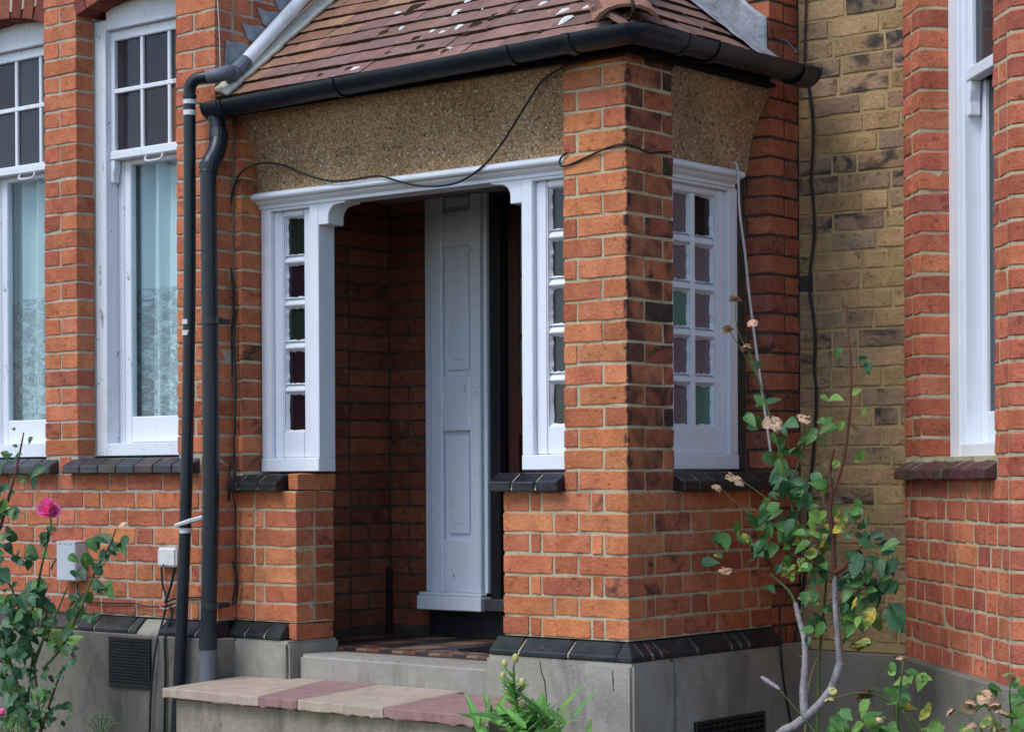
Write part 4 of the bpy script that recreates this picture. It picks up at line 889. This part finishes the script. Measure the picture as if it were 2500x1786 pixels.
cable('cable', PY([(566, 480, -.014), (557, 540, -.014), (556, 600, -.014), (563, 650, -.014), (569, 690, -.014), (571, 760, -.014), (566, 810, -.014), (567, 900, -.014), (561, 960, -.014), (562, 1050, -.014), (561, 1130, -.02), (560, 1155, -.056), (559, 1205, -.056), (557, 1235, -.02), (556, 1290, -.014), (564, 1350, -.014), (575, 1400, -.014), (572, 1450, -.014), (556, 1488, -.02), (540, 1500, -.03)]), .0042, M_CABLE, 'black cable clipped down the brick edge left of the porch window')
cable('cable', PY([(570, 690, -.02), (573, 780, -.018), (572, 850, -.018), (577, 920, -.018), (575, 1000, -.018), (572, 1080, -.018), (571, 1135, -.024), (570, 1157, -.06), (569, 1206, -.06), (575, 1250, -.02), (576, 1370, -.018), (580, 1425, -.018), (576, 1465, -.018), (560, 1480, -.02)]), .0036, M_CABLE, 'second black cable hanging beside the clipped one left of the porch window')
cable('cable', PY([(1384, 373, -.006), (1370, 385, -.006), (1366, 398, -.008), (1374, 406, -.008), (1400, 398, -.008), (1440, 380, -.008), (1480, 362, -.008), (1510, 353, -.009), (1528, 352, -.01)])+[Vector((.008, -.008, aty(1532, 353, 0).z))]+[atx(a, b, .009) for a, b in ((1555, 360), (1585, 373), (1610, 372), (1638, 370))], .004, M_CABLE, 'black wire wrapped around the corner of the brick pillar')
cable('cable', PY([(1969, -20, 1.125), (1966, 60, 1.125), (1964, 160, 1.125)]), .0042, mk_plain('maroon_cable', (.05, .02, .025), (.07, .03, .035), 20, .5), 'dark red cable on the yellow bricks above the gutter end')
cable('cable', PY([(1970, 195, 1.12), (1977, 230, 1.12), (1984, 300, 1.12), (1985, 360, 1.12), (1980, 430, 1.12), (1984, 480, 1.12), (1988, 550, 1.12), (1985, 605, 1.12), (1978, 660, 1.12), (1977, 715, 1.12), (1985, 770, 1.12), (1990, 830, 1.12), (1988, 900, 1.12), (1993, 960, 1.12), (1990, 1040, 1.12), (1984, 1120, 1.12), (1976, 1200, 1.12), (1972, 1300, 1.12), (1962, 1420, 1.12), (1950, 1500, 1.11), (1940, 1570, 1.08)]), .0058, M_CABLE, 'black cable hanging down the yellow brick wall')
cable('cable', [atx(a, b, .062) for a, b in ((1903, 1480), (1905, 1560), (1912, 1650), (1925, 1730), (1938, 1800))], .0045, M_CABLE, 'black cable running down the render at the side of the porch')
cable('rope', [atx(a_, b_, x_) for a_, b_, x_ in ((1792, 396, -.05), (1800, 408, -.03), (1803, 450, -.012), (1806, 520, .01), (1819, 620, .025), (1829, 720, .04), (1843, 830, .06), (1858, 940, .09), (1871, 1030, .12), (1885, 1130, .15))], .0048, M_CABLEG, 'white rope hanging from the end of the side window beam', cat='rope')
cable('cable', PY([(530, -20, -.106), (534, 50, -.106), (536, 100, -.106), (538, 180, -.106)]), .002, M_CABLEG, 'thin pale wire down the brick corner above the pipe elbow')
cable('cable', [atx(1905, 97, .03), atx(1922, 103, .06), atx(1938, 120, .1), atx(1946, 132, .12)], .005, M_CABLE, 'short black strap between roof flashing and gutter end')

def crack(pts, label, r=.0022):
    mb = MB(); mb.tube([Vector(p) for p in pts], [r*random.uniform(.5, 1.2) for _ in pts], 5); return mb.build('crack', M_MAT, porch)
cr = [aty(a, b, -.0562) for a, b in ((1318, 1612), (1322, 1640), (1330, 1662), (1334, 1700), (1336, 1725))]; crack(cr, ''); crack([aty(1496, 1636, -.0562), aty(1497, 1660, -.0562), aty(1498, 1686, -.0562)], '')
crack([aty(562, 1566, -.0562), aty(564, 1580, -.0562), aty(563, 1592, -.0562)], '', .003); crack([aty(a, b, -.0562) for a, b in ((700, 1575), (703, 1600), (704, 1640))], '', .002)
# ------------------------------------------------------------------ plants
def leaf_mesh(var, ratio=.62, kind='rose'):
    rr = random.Random(var*13+5); mb = MB(); n = 8; L = []; Rr = []; Mm = []; curl = rr.uniform(-.35, .1); fold = rr.uniform(.1, .45); tw = rr.uniform(-.2, .2)
    for i in range(n+1):
        t = i/n
        if kind == 'rose': w_ = ratio*.5*math.sin(math.pi*t**.72)**.85*(1.08-.22*t) if 0 < t < 1 else 0
        else: w_ = ratio*.5*(math.sin(math.pi*t**.6)) if 0 < t < 1 else 0
        z = curl*t*t; j = rr.uniform(.93, 1.07)
        Mm.append((0, t, z)); L.append((-w_*j, t, z+fold*w_+tw*w_*t)); Rr.append((w_*j, t, z+fold*w_-tw*w_*t))
    m = n+1; fs = []
    for i in range(n): fs += [(i, i+1, m+i+1, m+i), (i+1, i, 2*m+i, 2*m+i+1)]
    mb.add(Mm+L+Rr, fs); bm_ = mb.mesh('leaf', L_GREEN, Vector((0, 0, 0)), smooth=True)
    return bm_
ROSE = [leaf_mesh(i) for i in range(8)]; LANCE = [leaf_mesh(40+i, .2, 'lance') for i in range(5)]
_lm = {}
def leafdata(base, mat):
    k = (base.name, mat.name)
    if k not in _lm: me = base.copy(); me.materials.clear(); me.materials.append(mat); _lm[k] = me
    return _lm[k]
def put_leaf(parent, pos, direction, size, mat, shapes=ROSE, facing=None):
    d = Vector(direction).normalized(); up = Vector(facing or (random.uniform(-.5, .8), random.uniform(-1., .2), random.uniform(.2, 1.2))).normalized()
    x = d.cross(up); x = x.normalized() if x.length > .05 else d.orthogonal().normalized(); z = x.cross(d)
    rot = Matrix((x, d, z)).transposed().to_euler()
    return place('leaf', leafdata(random.choice(shapes), mat), parent, pos, rot, scale=size)
def stem(parent, pts, r0, r1, mat, name='stem', k=4, n=6, thorns=0):
    sp = smooth_path(pts, k); m = len(sp); mb = MB(); mb.tube(sp, [r0+(r1-r0)*i/(m-1)+(random.uniform(-.08, .08)*r0 if thorns else 0) for i in range(m)], n)
    for i in range(thorns):
        j = random.randrange(1, m-1); p = sp[j]; d = Vector((random.uniform(-1, 1), random.uniform(-1, 1), .2)).normalized(); rr = r0+(r1-r0)*j/(m-1)
        mb.tube([p+d*rr*.6, p+d*(rr+.009)], [.003, .0005], 5)
    mb.build(name, mat, parent, smooth=True); return sp
def sprig(parent, base, direction, length, size, mats, n=5, stem_mat=None):
    d = Vector(direction).normalized(); side = d.cross(Vector((0, -1, .5))).normalized()
    tip = base+d*length-Vector((0, 0, length*.15))
    mb = MB(); mb.tube([base, base+d*length*.6, tip], [.0018, .0013, .001], 5); mb.build('leaf_stalk', stem_mat or M_STEM, parent)
    mat = random.choice(mats)
    put_leaf(parent, tip, d+Vector((random.uniform(-.3, .3), random.uniform(-.2, .2), random.uniform(-.3, .2))), size*1.1, mat)
    for i in range((n-1)//2):
        p = base+d*length*(.4+.45*i/max(1, (n-1)//2-.5))
        for s_ in (-1, 1): put_leaf(parent, p, side*s_+d*.45+Vector((0, random.uniform(-.3, .3), random.uniform(-.2, .2))), size*random.uniform(.75, 1.05), mat if random.random() < .75 else random.choice(mats))
def flower(parent, p, r, mat, kind='rose'):
    mb = MB(); rr = random.Random(int(p[0]*1e4)); N = 17 if kind == 'rose' else 7
    for i in range(N):
        a = i*2.4+rr.uniform(-.2, .2); op = (i/N) if kind == 'rose' else rr.uniform(.5, 1); h = r*(1.1-.5*op); out = r*(.25+.85*op)*rr.uniform(.8, 1.15); wd = r*(.35+.5*op)
        c, s_ = math.cos(a), math.sin(a); base = (c*r*.08, s_*r*.08, -r*.3)
        def pt(u, v):
            o = out*(v**.8)*(1-.12*abs(u)); z = -r*.3+h*v*(1.15-.45*op*v)*1.2-(r*.25*op*v*v if kind == 'rose' else r*.9*v*v*op)+.12*r*noise.noise(Vector((u*2+i, v*3, i)))
            w_ = wd*u*math.sin(math.pi*min(.8, .12+v*.75))
            return (c*o-s_*w_, s_*o+c*w_, z-abs(u)*r*.06)
        mb.sheet(lambda u, v: pt(u*2-1, v), 4, 4)
    me = mb.mesh('flower', mat, Vector((0, 0, 0)), smooth=True)
    o = place('flower', me, parent, p, (rr.uniform(.1, .9), rr.uniform(-.5, .5), rr.uniform(0, 6)))
    sp = MB()
    for i in range(5):
        a = i*1.257; sp.sheet(lambda u, v: (math.cos(a)*r*.5*v-math.sin(a)*(u-.5)*r*.3*(1-v), math.sin(a)*r*.5*v+math.cos(a)*(u-.5)*r*.3*(1-v), -r*.3-r*.3*v*(1-v)), 2, 3)
    sp.tube([(0, 0, -r*.65), (0, 0, -r*.25)], [r*.08, r*.2], 6)
    place('sepals', sp.mesh('sepals', L_DARK, Vector((0, 0, 0)), smooth=True), o, Vector(p), None)
    return o
def U(px, py, y, j=.0): return aty(px, py, y+random.uniform(-j, j))

# --- tall pale-stemmed rose against the recess
YR = .42
b1 = thing('rose_shrub', 'tall rose shrub with pale bare stems and yellowing leaves beside the porch', 'shrub', aty(1950, 1800, YR)-Vector((0, 0, .25)))
base = aty(1890, 1815, YR)
stem(b1, [base-Vector((.05, 0, .3)), base, aty(1945, 1768, YR), aty(1992, 1728, YR), aty(2030, 1680, YR), aty(2052, 1615, YR)], .02, .0135, M_BARK, n=10, thorns=8)
stem(b1, [aty(2050, 1618, YR), aty(2046, 1560, YR), aty(2040, 1480, YR), aty(2038, 1405, YR)], .0125, .009, M_BARK, n=9, thorns=10)
stem(b1, [aty(2037, 1412, YR), aty(2034, 1330, YR), aty(2027, 1250, YR), aty(2030, 1195, YR), aty(2024, 1150, YR), aty(2036, 1095, YR)], .009, .006, M_STEMR, n=8, thorns=6)
stem(b1, [aty(1966, 1758, YR), aty(1962, 1690, YR), aty(1966, 1620, YR), aty(1964, 1560, YR), aty(1952, 1510, YR), aty(1942, 1470, YR)], .0155, .009, M_BARK, n=9, thorns=14)
stem(b1, [aty(2035, 1398, YR), aty(2060, 1385, YR), aty(2072, 1370, YR)], .011, .006, M_STEMR); stem(b1, [aty(2040, 1402, YR), aty(2010, 1385, YR), aty(1978, 1368, YR)], .007, .004, M_STEMR)
stem(b1, [aty(2036, 1200, YR), aty(2058, 1130, YR), aty(2072, 1040, YR), aty(2078, 950, YR), aty(2076, 870, YR), aty(2068, 780, YR), aty(2068, 745, YR)], .006, .0025, M_STEMR, thorns=6)
stem(b1, [aty(1942, 1472, YR), aty(1925, 1440, YR), aty(1880, 1400, YR)], .006, .003, M_STEM); stem(b1, [aty(1952, 1510, YR), aty(1960, 1480, YR)], .006, .005, M_STEM)
S1 = stem(b1, [aty(1975, 1370, YR), aty(1945, 1290, YR), aty(1925, 1190, YR), aty(1900, 1090, YR), aty(1872, 990, YR), aty(1850, 920, YR), aty(1830, 860, YR)], .005, .003, M_STEM)
stem(b1, [aty(1838, 880, YR), aty(1822, 842, YR)], .002, .0015, M_STEM); stem(b1, [aty(1850, 920, YR), aty(1808, 850, YR), aty(1780, 808, YR)], .002, .0015, M_STEM); stem(b1, [aty(1840, 890, YR), aty(1800, 800, YR), aty(1797, 735, YR)], .002, .0015, M_STEM)
stem(b1, [aty(1900, 1240, YR), aty(1850, 1200, YR), aty(1800, 1165, YR)], .002, .0015, M_STEM); stem(b1, [aty(1880, 1290, YR), aty(1800, 1230, YR), aty(1760, 1190, YR)], .002, .0015, M_STEM)
stem(b1, [aty(1925, 1190, YR), aty(1960, 1100, YR), aty(1965, 1030, YR)], .003, .0015, M_STEM); stem(b1, [aty(2035, 1400, YR+.02), aty(2090, 1350, YR+.03), aty(2130, 1300, YR)], .004, .002, M_STEMR)
stem(b1, [aty(1995, 1850, YR+.15), aty(2000, 1620, YR+.2), aty(2012, 1480, YR+.15), aty(2020, 1380, YR+.1)], .006, .004, M_STEM); stem(b1, [aty(2040, 1480, YR), aty(2100, 1440, YR), aty(2160, 1420, YR)], .004, .002, M_STEMR); stem(b1, [aty(1975, 1370, YR), aty(1880, 1330, YR), aty(1790, 1300, YR)], .003, .0015, M_STEMR)
MIX = [L_GREEN, L_GREEN, L_BLUE, L_DARK, L_DARK, L_GREEN, L_PALE]; MY = [L_YEL, L_YEL, L_GREEN, L_PALE, L_DARK]; MD = [L_DARK, L_DARK, L_GREEN]; UP = [L_BLUE, L_GREEN, L_GREEN, L_DARK]
CL = [(1860, 900, 1, 62, UP), (1870, 985, 3, 55, UP), (1845, 1035, 3, 60, UP), (1895, 1045, 2, 55, UP), (1938, 1045, 1, 66, UP), (1900, 1068, 2, 60, UP), (1962, 1085, 2, 72, UP), (1985, 1068, 2, 60, UP), (1930, 1095, 2, 58, UP), (1862, 1132, 1, 75, [L_PALE, L_GREEN]), (1892, 1120, 1, 60, [L_PALE]), (1905, 1150, 3, 66, MD), (1932, 1180, 2, 82, UP), (1900, 1200, 2, 70, MIX),
  (2012, 955, 1, 60, [L_PALE]), (2045, 962, 1, 66, [L_PALE]), (2090, 940, 1, 68, [L_PALE]), (2100, 890, 2, 50, MD), (2055, 860, 1, 40, MD), (2030, 1035, 2, 62, [L_GREEN]), (2058, 1032, 1, 54, [L_PALE]), (2095, 1008, 1, 50, [L_PALE]), (2102, 1045, 1, 55, [L_RED, L_DARK]), (2008, 1130, 1, 66, [L_PALE]), (2040, 1122, 1, 56, [L_PALE]), (2072, 1112, 1, 44, [L_PALE]), (2105, 1110, 1, 56, [L_PALE]), (2018, 1140, 1, 56, [L_RED]),
  (1985, 1175, 3, 66, UP), (2012, 1190, 2, 60, MIX), (1965, 1230, 4, 66, MIX), (1880, 1245, 3, 72, UP), (1920, 1270, 3, 72, UP), (1855, 1275, 3, 62, UP), (1970, 1300, 4, 66, MY), (1900, 1300, 3, 66, MIX), (1840, 1330, 3, 62, MIX), (1870, 1345, 2, 84, UP), (1815, 1300, 2, 56, MY), (2000, 1270, 3, 62, MY), (2025, 1300, 3, 66, MY), (1990, 1345, 3, 66, MY), (2050, 1260, 2, 56, MY), (2075, 1250, 2, 56, UP), (2080, 1300, 3, 56, MIX), (2110, 1290, 2, 56, MD), (2130, 1320, 3, 62, MD), (2150, 1345, 2, 66, MD),
  (1765, 1310, 2, 66, UP), (1758, 1342, 1, 50, [L_YEL]), (1740, 1378, 1, 66, [L_BLUE]), (1842, 1385, 1, 56, [L_BLUE]), (1860, 1420, 1, 70, [L_DARK]), (1915, 1380, 3, 60, MIX), (1930, 1400, 3, 56, MY), (1960, 1380, 3, 62, MY), (2010, 1370, 2, 80, [L_DARK, L_GREEN]), (1990, 1410, 2, 60, MY), (2060, 1420, 3, 60, MD), (2100, 1370, 2, 80, [L_DARK]), (2165, 1385, 2, 92, [L_DARK]), (2100, 1420, 4, 66, MD), (2075, 1450, 3, 66, MD), (2140, 1440, 4, 66, MD), (2170, 1440, 3, 66, MD), (2110, 1470, 3, 62, MY), (2065, 1500, 3, 66, MD), (2135, 1500, 2, 84, [L_YEL, L_DARK]), (2170, 1510, 2, 84, [L_DARK]), (1975, 1470, 3, 66, MY), (1990, 1530, 3, 72, MD), (2060, 1540, 2, 66, MD), (2080, 1520, 2, 62, MY), (2085, 1565, 2, 62, [L_YEL]), (2110, 1580, 1, 60, MD), (2010, 1500, 2, 60, MIX), (1985, 1565, 1, 60, MD), (1935, 1330, 3, 60, MIX), (1950, 1195, 2, 70, MD), (1890, 1170, 2, 60, MD)]
PXM = 1/690.
for px, py, n, sz, mats in CL:
    for i in range(n+(n > 1)+(py > 1240 and n > 1)):
        p = U(px+random.uniform(-22, 22), py+random.uniform(-18, 18), YR, .09)
        d = Vector((random.uniform(-1, 1), random.uniform(-.6, .3), random.uniform(-.9, .35)))
        s_ = sz*PXM*random.uniform(.42, .85)
        put_leaf(b1, p-d.normalized()*s_*.5, d, s_, random.choice(mats), facing=(random.uniform(-.2, .7), random.uniform(-1, -.35), random.uniform(.1, 1.)))
for px, py, r in ((1792, 727, .018), (1835, 787, .018), (1776, 800, .017), (1822, 845, .017), (1892, 1030, .028), (1966, 1015, .024), (1795, 1162, .028), (1750, 1188, .016), (1773, 1387, .02)): flower(b1, aty(px, py, YR), r*1.35, M_DRY, 'dry')

# --- dark rose bush with the pink bloom, left
YL = -.55
b2 = thing('rose_bush', 'dark leafy rose bush with one bright pink bloom at the left edge', 'shrub', aty(110, 1800, YL)-Vector((0, 0, .25)))
L1 = [[(100, 1810), (92, 1700), (84, 1620), (100, 1570), (140, 1490), (165, 1430)], [(84, 1620), (70, 1540), (88, 1450), (104, 1370), (122, 1300), (124, 1262)], [(60, 1800), (70, 1690), (80, 1590)], [(105, 1630), (150, 1580), (190, 1500), (230, 1400), (268, 1330), (283, 1290)], [(95, 1800), (120, 1720), (150, 1640), (185, 1600)],
      [(70, 1540), (30, 1440), (0, 1380)], [(0, 1290), (25, 1200), (45, 1120), (58, 1055)], [(60, 1720), (20, 1600), (0, 1540)], [(84, 1620), (110, 1540), (112, 1470)]]
for l in L1:
    pts = [aty(a, b, YL+random.uniform(-.05, .05)) for a, b in l]; sp = stem(b2, pts, .0065, .0028, M_STEM if random.random() < .7 else M_STEMR, thorns=3)
    for q in sp[3::3]:
        if random.random() < .55: sprig(b2, q, (random.uniform(-1, 1), random.uniform(-.8, .2), random.uniform(-.2, .6)), .055, .05, [L_DARK, L_GREEN, L_DARK])
for px, py, n, sz, mats in [(35, 1120, 2, 60, [L_GREEN]), (55, 1090, 2, 30, [L_DARK]), (15, 1135, 2, 56, UP), (85, 1165, 2, 62, [L_GREEN]), (60, 1168, 2, 50, UP), (10, 1190, 3, 56, UP), (45, 1245, 2, 66, [L_PALE, L_GREEN]), (10, 1240, 3, 60, MIX), (15, 1270, 2, 56, [L_DARK]), (105, 1305, 2, 50, UP), (8, 1300, 3, 60, MIX), (12, 1340, 3, 60, UP), (95, 1360, 2, 60, UP), (120, 1378, 1, 52, [L_DARK]), (50, 1375, 3, 50, UP), (15, 1420, 4, 66, MD), (90, 1430, 3, 66, [L_GREEN]), (70, 1465, 4, 62, UP), (20, 1475, 4, 66, MD), (110, 1470, 3, 56, MD), (40, 1510, 4, 66, UP), (10, 1540, 4, 66, MD), (75, 1510, 3, 62, MD), (120, 1530, 3, 60, MIX), (125, 1560, 3, 56, [L_GREEN, L_PALE]), (165, 1545, 3, 60, [L_PALE, L_GREEN]), (150, 1575, 2, 66, [L_PALE, L_YEL]), (75, 1545, 3, 50, UP), (20, 1590, 4, 60, MD), (50, 1580, 3, 56, MD), (70, 1600, 3, 50, MD), (25, 1640, 3, 56, UP), (15, 1680, 4, 56, MD), (40, 1700, 4, 56, UP), (60, 1720, 4, 56, MD), (30, 1750, 3, 60, MD), (105, 1750, 3, 40, MD), (150, 1720, 3, 44, [L_GREEN]), (60, 1640, 3, 50, MD), (185, 1490, 3, 50, UP), (160, 1600, 2, 44, MD), (195, 1380, 3, 56, UP), (225, 1385, 3, 50, UP), (245, 1330, 3, 54, UP), (285, 1335, 3, 62, UP), (262, 1350, 2, 56, [L_DARK]), (260, 1435, 2, 64, UP), (230, 1425, 2, 56, UP), (200, 1470, 3, 50, UP), (215, 1510, 3, 60, UP), (245, 1515, 1, 40, UP), (175, 1600, 3, 40, MD), (130, 1640, 2, 40, MD), (100, 1690, 3, 50, MD), (80, 1760, 3, 56, MD), (150, 1750, 2, 40, MD), (55, 1060, 1, 24, [L_DARK])]:
    for i in range(n*3-1 if (px < 140 and py > 1420) else n*2-1):
        p = U(px+random.uniform(-22, 22), py+random.uniform(-18, 18), YL, .08); d = Vector((random.uniform(-1, 1), random.uniform(-.6, .3), random.uniform(-.8, .4))); s_ = sz/690.*random.uniform(.5, .95)
        put_leaf(b2, p-d.normalized()*s_*.5, d, s_, random.choice(mats) if random.random() < .5 else L_DARK, facing=(random.uniform(-.2, .7), random.uniform(-1, -.3), random.uniform(.1, 1.)))
fl = flower(b2, aty(118, 1246, YL), .052, M_PINK); fl.rotation_euler = (R(38), R(12), .5); fl['label'] = 'bright pink rose bloom'
flower(b2, aty(298, 1278, YL+.02), .02, M_DRY, 'dry'); flower(b2, aty(3, 1740, YL), .02, M_PINK)

# --- low rose with spent blooms, right foreground
YF3 = -.25
b3 = thing('low_rose', 'low pale green rose with withered cream blooms at the bottom right', 'shrub', aty(2260, 1830, YF3)-Vector((0, 0, .2)))
for l, r0 in (([(2200, 1850), (2190, 1730), (2195, 1700), (2205, 1620), (2200, 1600)], .006), ([(2260, 1850), (2210, 1745), (2150, 1700), (2095, 1690), (2030, 1705)], .005), ([(2300, 1850), (2260, 1790), (2215, 1740)], .005), ([(2420, 1850), (2390, 1770), (2340, 1735), (2315, 1735)], .004), ([(2440, 1850), (2430, 1760), (2400, 1715), (2370, 1705)], .004), ([(2480, 1850), (2470, 1760), (2465, 1690), (2470, 1650)], .003), ([(2210, 1740), (2170, 1700), (2130, 1680), (2110, 1695)], .003), ([(2100, 1850), (2110, 1790), (2060, 1750)], .004), ([(2400, 1850), (2370, 1800), (2350, 1785)], .003)):
    stem(b3, [aty(a, b, YF3+random.uniform(-.04, .04)) for a, b in l], r0, .0018, M_STEM)
for px, py, n, sz, mats in [(2180, 1640, 3, 46, [L_PALE]), (2215, 1660, 2, 60, [L_PALE]), (2240, 1655, 3, 50, [L_PALE, L_GREEN]), (2265, 1660, 2, 44, [L_PALE]), (2190, 1690, 3, 60, [L_GREEN]), (2180, 1720, 3, 60, [L_GREEN]), (2120, 1735, 3, 70, [L_GREEN, L_PALE]), (2060, 1745, 3, 66, [L_GREEN]), (2055, 1775, 3, 80, [L_GREEN, L_PALE]), (2085, 1780, 2, 66, [L_PALE]), (2140, 1770, 4, 66, [L_GREEN, L_PALE]), (2215, 1735, 2, 60, [L_YEL]), (2255, 1745, 2, 66, [L_YEL, L_RED]), (2285, 1780, 3, 66, [L_PALE]), (2250, 1785, 3, 60, [L_PALE]), (2400, 1720, 3, 60, [L_PALE, L_GREEN]), (2420, 1770, 3, 50, [L_YEL]), (2475, 1740, 4, 66, [L_PALE, L_GREEN]), (2490, 1700, 3, 50, [L_GREEN]), (2440, 1785, 3, 60, [L_YEL, L_PALE]), (2495, 1770, 4, 70, [L_GREEN]), (2470, 1660, 2, 40, [L_PALE]), (2435, 1680, 2, 40, [L_GREEN]), (2360, 1785, 3, 50, [L_PALE]), (2170, 1790, 3, 60, [L_GREEN]), (2030, 1790, 2, 50, [L_GREEN])]:
    for i in range(n):
        p = U(px+random.uniform(-15, 15), py+random.uniform(-13, 13), YF3, .07); d = Vector((random.uniform(-1, 1), random.uniform(-.6, .3), random.uniform(-.8, .5))); s_ = sz/740.*random.uniform(.55, .95)
        put_leaf(b3, p-d.normalized()*s_*.5, d, s_, random.choice(mats), facing=(random.uniform(-.2, .6), random.uniform(-1, -.2), random.uniform(.3, 1.2)))
for px, py, r, m in ((2205, 1605, .017, M_DRY), (2108, 1692, .022, M_DRYB), (2318, 1735, .015, M_DRY), (2370, 1718, .024, M_DRY), (2405, 1695, .022, M_DRY), (2430, 1720, .02, M_DRY), (2365, 1770, .022, M_DRY), (2450, 1735, .018, M_DRY), (2140, 1755, .018, M_DRY), (2020, 1705, .014, M_BUD), (2470, 1650, .014, M_DRYB), (2445, 1778, .018, M_DRY), (2035, 1683, .013, M_BUD)): flower(b3, aty(px, py, YF3), r*1.2, m, 'dry')

# --- lily in bud by the step
YG = -.62
b4 = thing('lily', 'bright green lily in bud standing by the paved step', 'plant', aty(1265, 1840, YG)-Vector((0, 0, .2)))
main = stem(b4, [aty(1290, 1900, YG), aty(1275, 1800, YG), aty(1262, 1720, YG), aty(1255, 1660, YG), aty(1254, 1625, YG)], .007, .003, M_STEM)
for a, b, r in ((1259, 1605, .0135), (1232, 1618, .0115), (1228, 1649, .0125), (1275, 1664, .0125)):
    stem(b4, [aty(1256, max(b+25, 1645), YG), aty((a+1254)/2-3, b+22, YG), aty(a, b+6, YG)], .0025, .0018, M_STEM)
    mb = MB(); c = aty(a, b, YG); n = 7
    mb.tube([c+Vector((0, 0, r*1.15*math.cos(math.pi*i/n)))*1. for i in range(n+1)], [max(.0006, r*.85*math.sin(math.pi*i/n)) for i in range(n+1)], 8); mb.build('bud', M_BUD, b4, smooth=True)
for i in range(210):
    if i < 80: k_ = random.randrange(2, len(main)-3); q = main[k_]+Vector((0, 0, random.uniform(-.03, .01))); sz = random.uniform(.05, .08)*(1.2-.6*k_/len(main))
    else: q = aty(random.gauss(1270, 55), random.uniform(1745, 1860), YG+random.uniform(-.06, .12)); sz = random.uniform(.09, .15)
    a = random.uniform(0, 6.28); put_leaf(b4, q, (math.cos(a), math.sin(a)*.8-.1, random.uniform(.2, 1.)), sz, random.choice([L_LILY, L_LILY, L_PALE, L_GREEN]), LANCE, facing=(random.uniform(-.3, .3), -.6, 1))
for a, b, c in ((1180, 1760, 1150), (1330, 1790, 1375), (1200, 1800, 1160), (1340, 1730, 1330)):
    put_leaf(b4, aty(a, b+40, YG), aty(c, b-30, YG)-aty(a, b+40, YG), .12, L_LILY, LANCE)
for a, b in ((1190, 1900), (1330, 1900)): stem(b4, [aty(a, b, YG), aty(a+5, 1760, YG)], .005, .003, M_STEM)
# --- small plants at the lower left
b5 = thing('fern', 'small light green fern low in front of the air vent wall', 'fern', aty(250, 1840, -.35)-Vector((0, 0, .15)))
for i in range(7):
    a = (i-3)*.35; bp = aty(245, 1830, -.35); tp = aty(215+i*12, 1742+abs(i-3)*8, -.35+random.uniform(-.05, .05)); sp = stem(b5, [bp, (bp+tp)/2+Vector((0, 0, .03)), tp], .002, .001, M_STEM)
    for q in sp[2:]:
        for s_ in (-1, 1): put_leaf(b5, q, (s_, random.uniform(-.4, .2), .4), .024, random.choice([L_LILY, L_GREEN]), LANCE)
b6 = thing('heather', 'tuft of pale heather with pink tips in the bottom left corner', 'plant', aty(20, 1830, -.75)-Vector((0, 0, .15)))
for i in range(36):
    bp = aty(random.uniform(-20, 50), 1840, -.75); tp = aty(random.uniform(-25, 70), random.uniform(1745, 1790), -.75+random.uniform(-.06, .06)); sp = stem(b6, [bp, (bp+tp)/2, tp], .0014, .0009, M_STEM, k=5)
    for q in sp[3:]:
        for s_ in (-1, 1): put_leaf(b6, q, (s_, random.uniform(-.8, .2), 1.1), .014, random.choice([L_LILY, L_PALE, L_PALE, L_RED]), LANCE)
# --- lavender stalk and dry stalk before the side wall
b7 = thing('lavender_stalk', 'single dry lavender stalk leaning left of the pale rose stems', 'plant', aty(1990, 1800, .2)-Vector((0, 0, .1)))
stem(b7, [aty(2010, 1820, .2), aty(1985, 1780, .2), aty(1940, 1725, .2), aty(1905, 1685, .2)], .0022, .0018, M_STEM)
mb = MB(); a, b = aty(1903, 1682, .2), aty(1858, 1650, .2)
mb.tube([a+(b-a)*i/8 for i in range(9)], [.003, .007, .0055, .008, .006, .0085, .006, .0065, .002], 7); mb.build('flower_spike', M_LAV, b7, rough=.003)
b8 = thing('dry_stalk', 'thin straw coloured dry stalk behind the pale rose stems', 'plant', aty(1970, 1720, .75)-Vector((0, 0, .1)))
stem(b8, [aty(1965, 1800, .75), aty(1972, 1690, .75), aty(1985, 1630, .75), aty(2000, 1600, .75)], .004, .0025, M_STRAW)
put_leaf(b8, aty(1992, 1615, .75), (.8, 0, .35), .06, L_RED, LANCE)
for o in col.objects:
    if o.parent is None and o.get('label'): o['kind'] = 'thing'
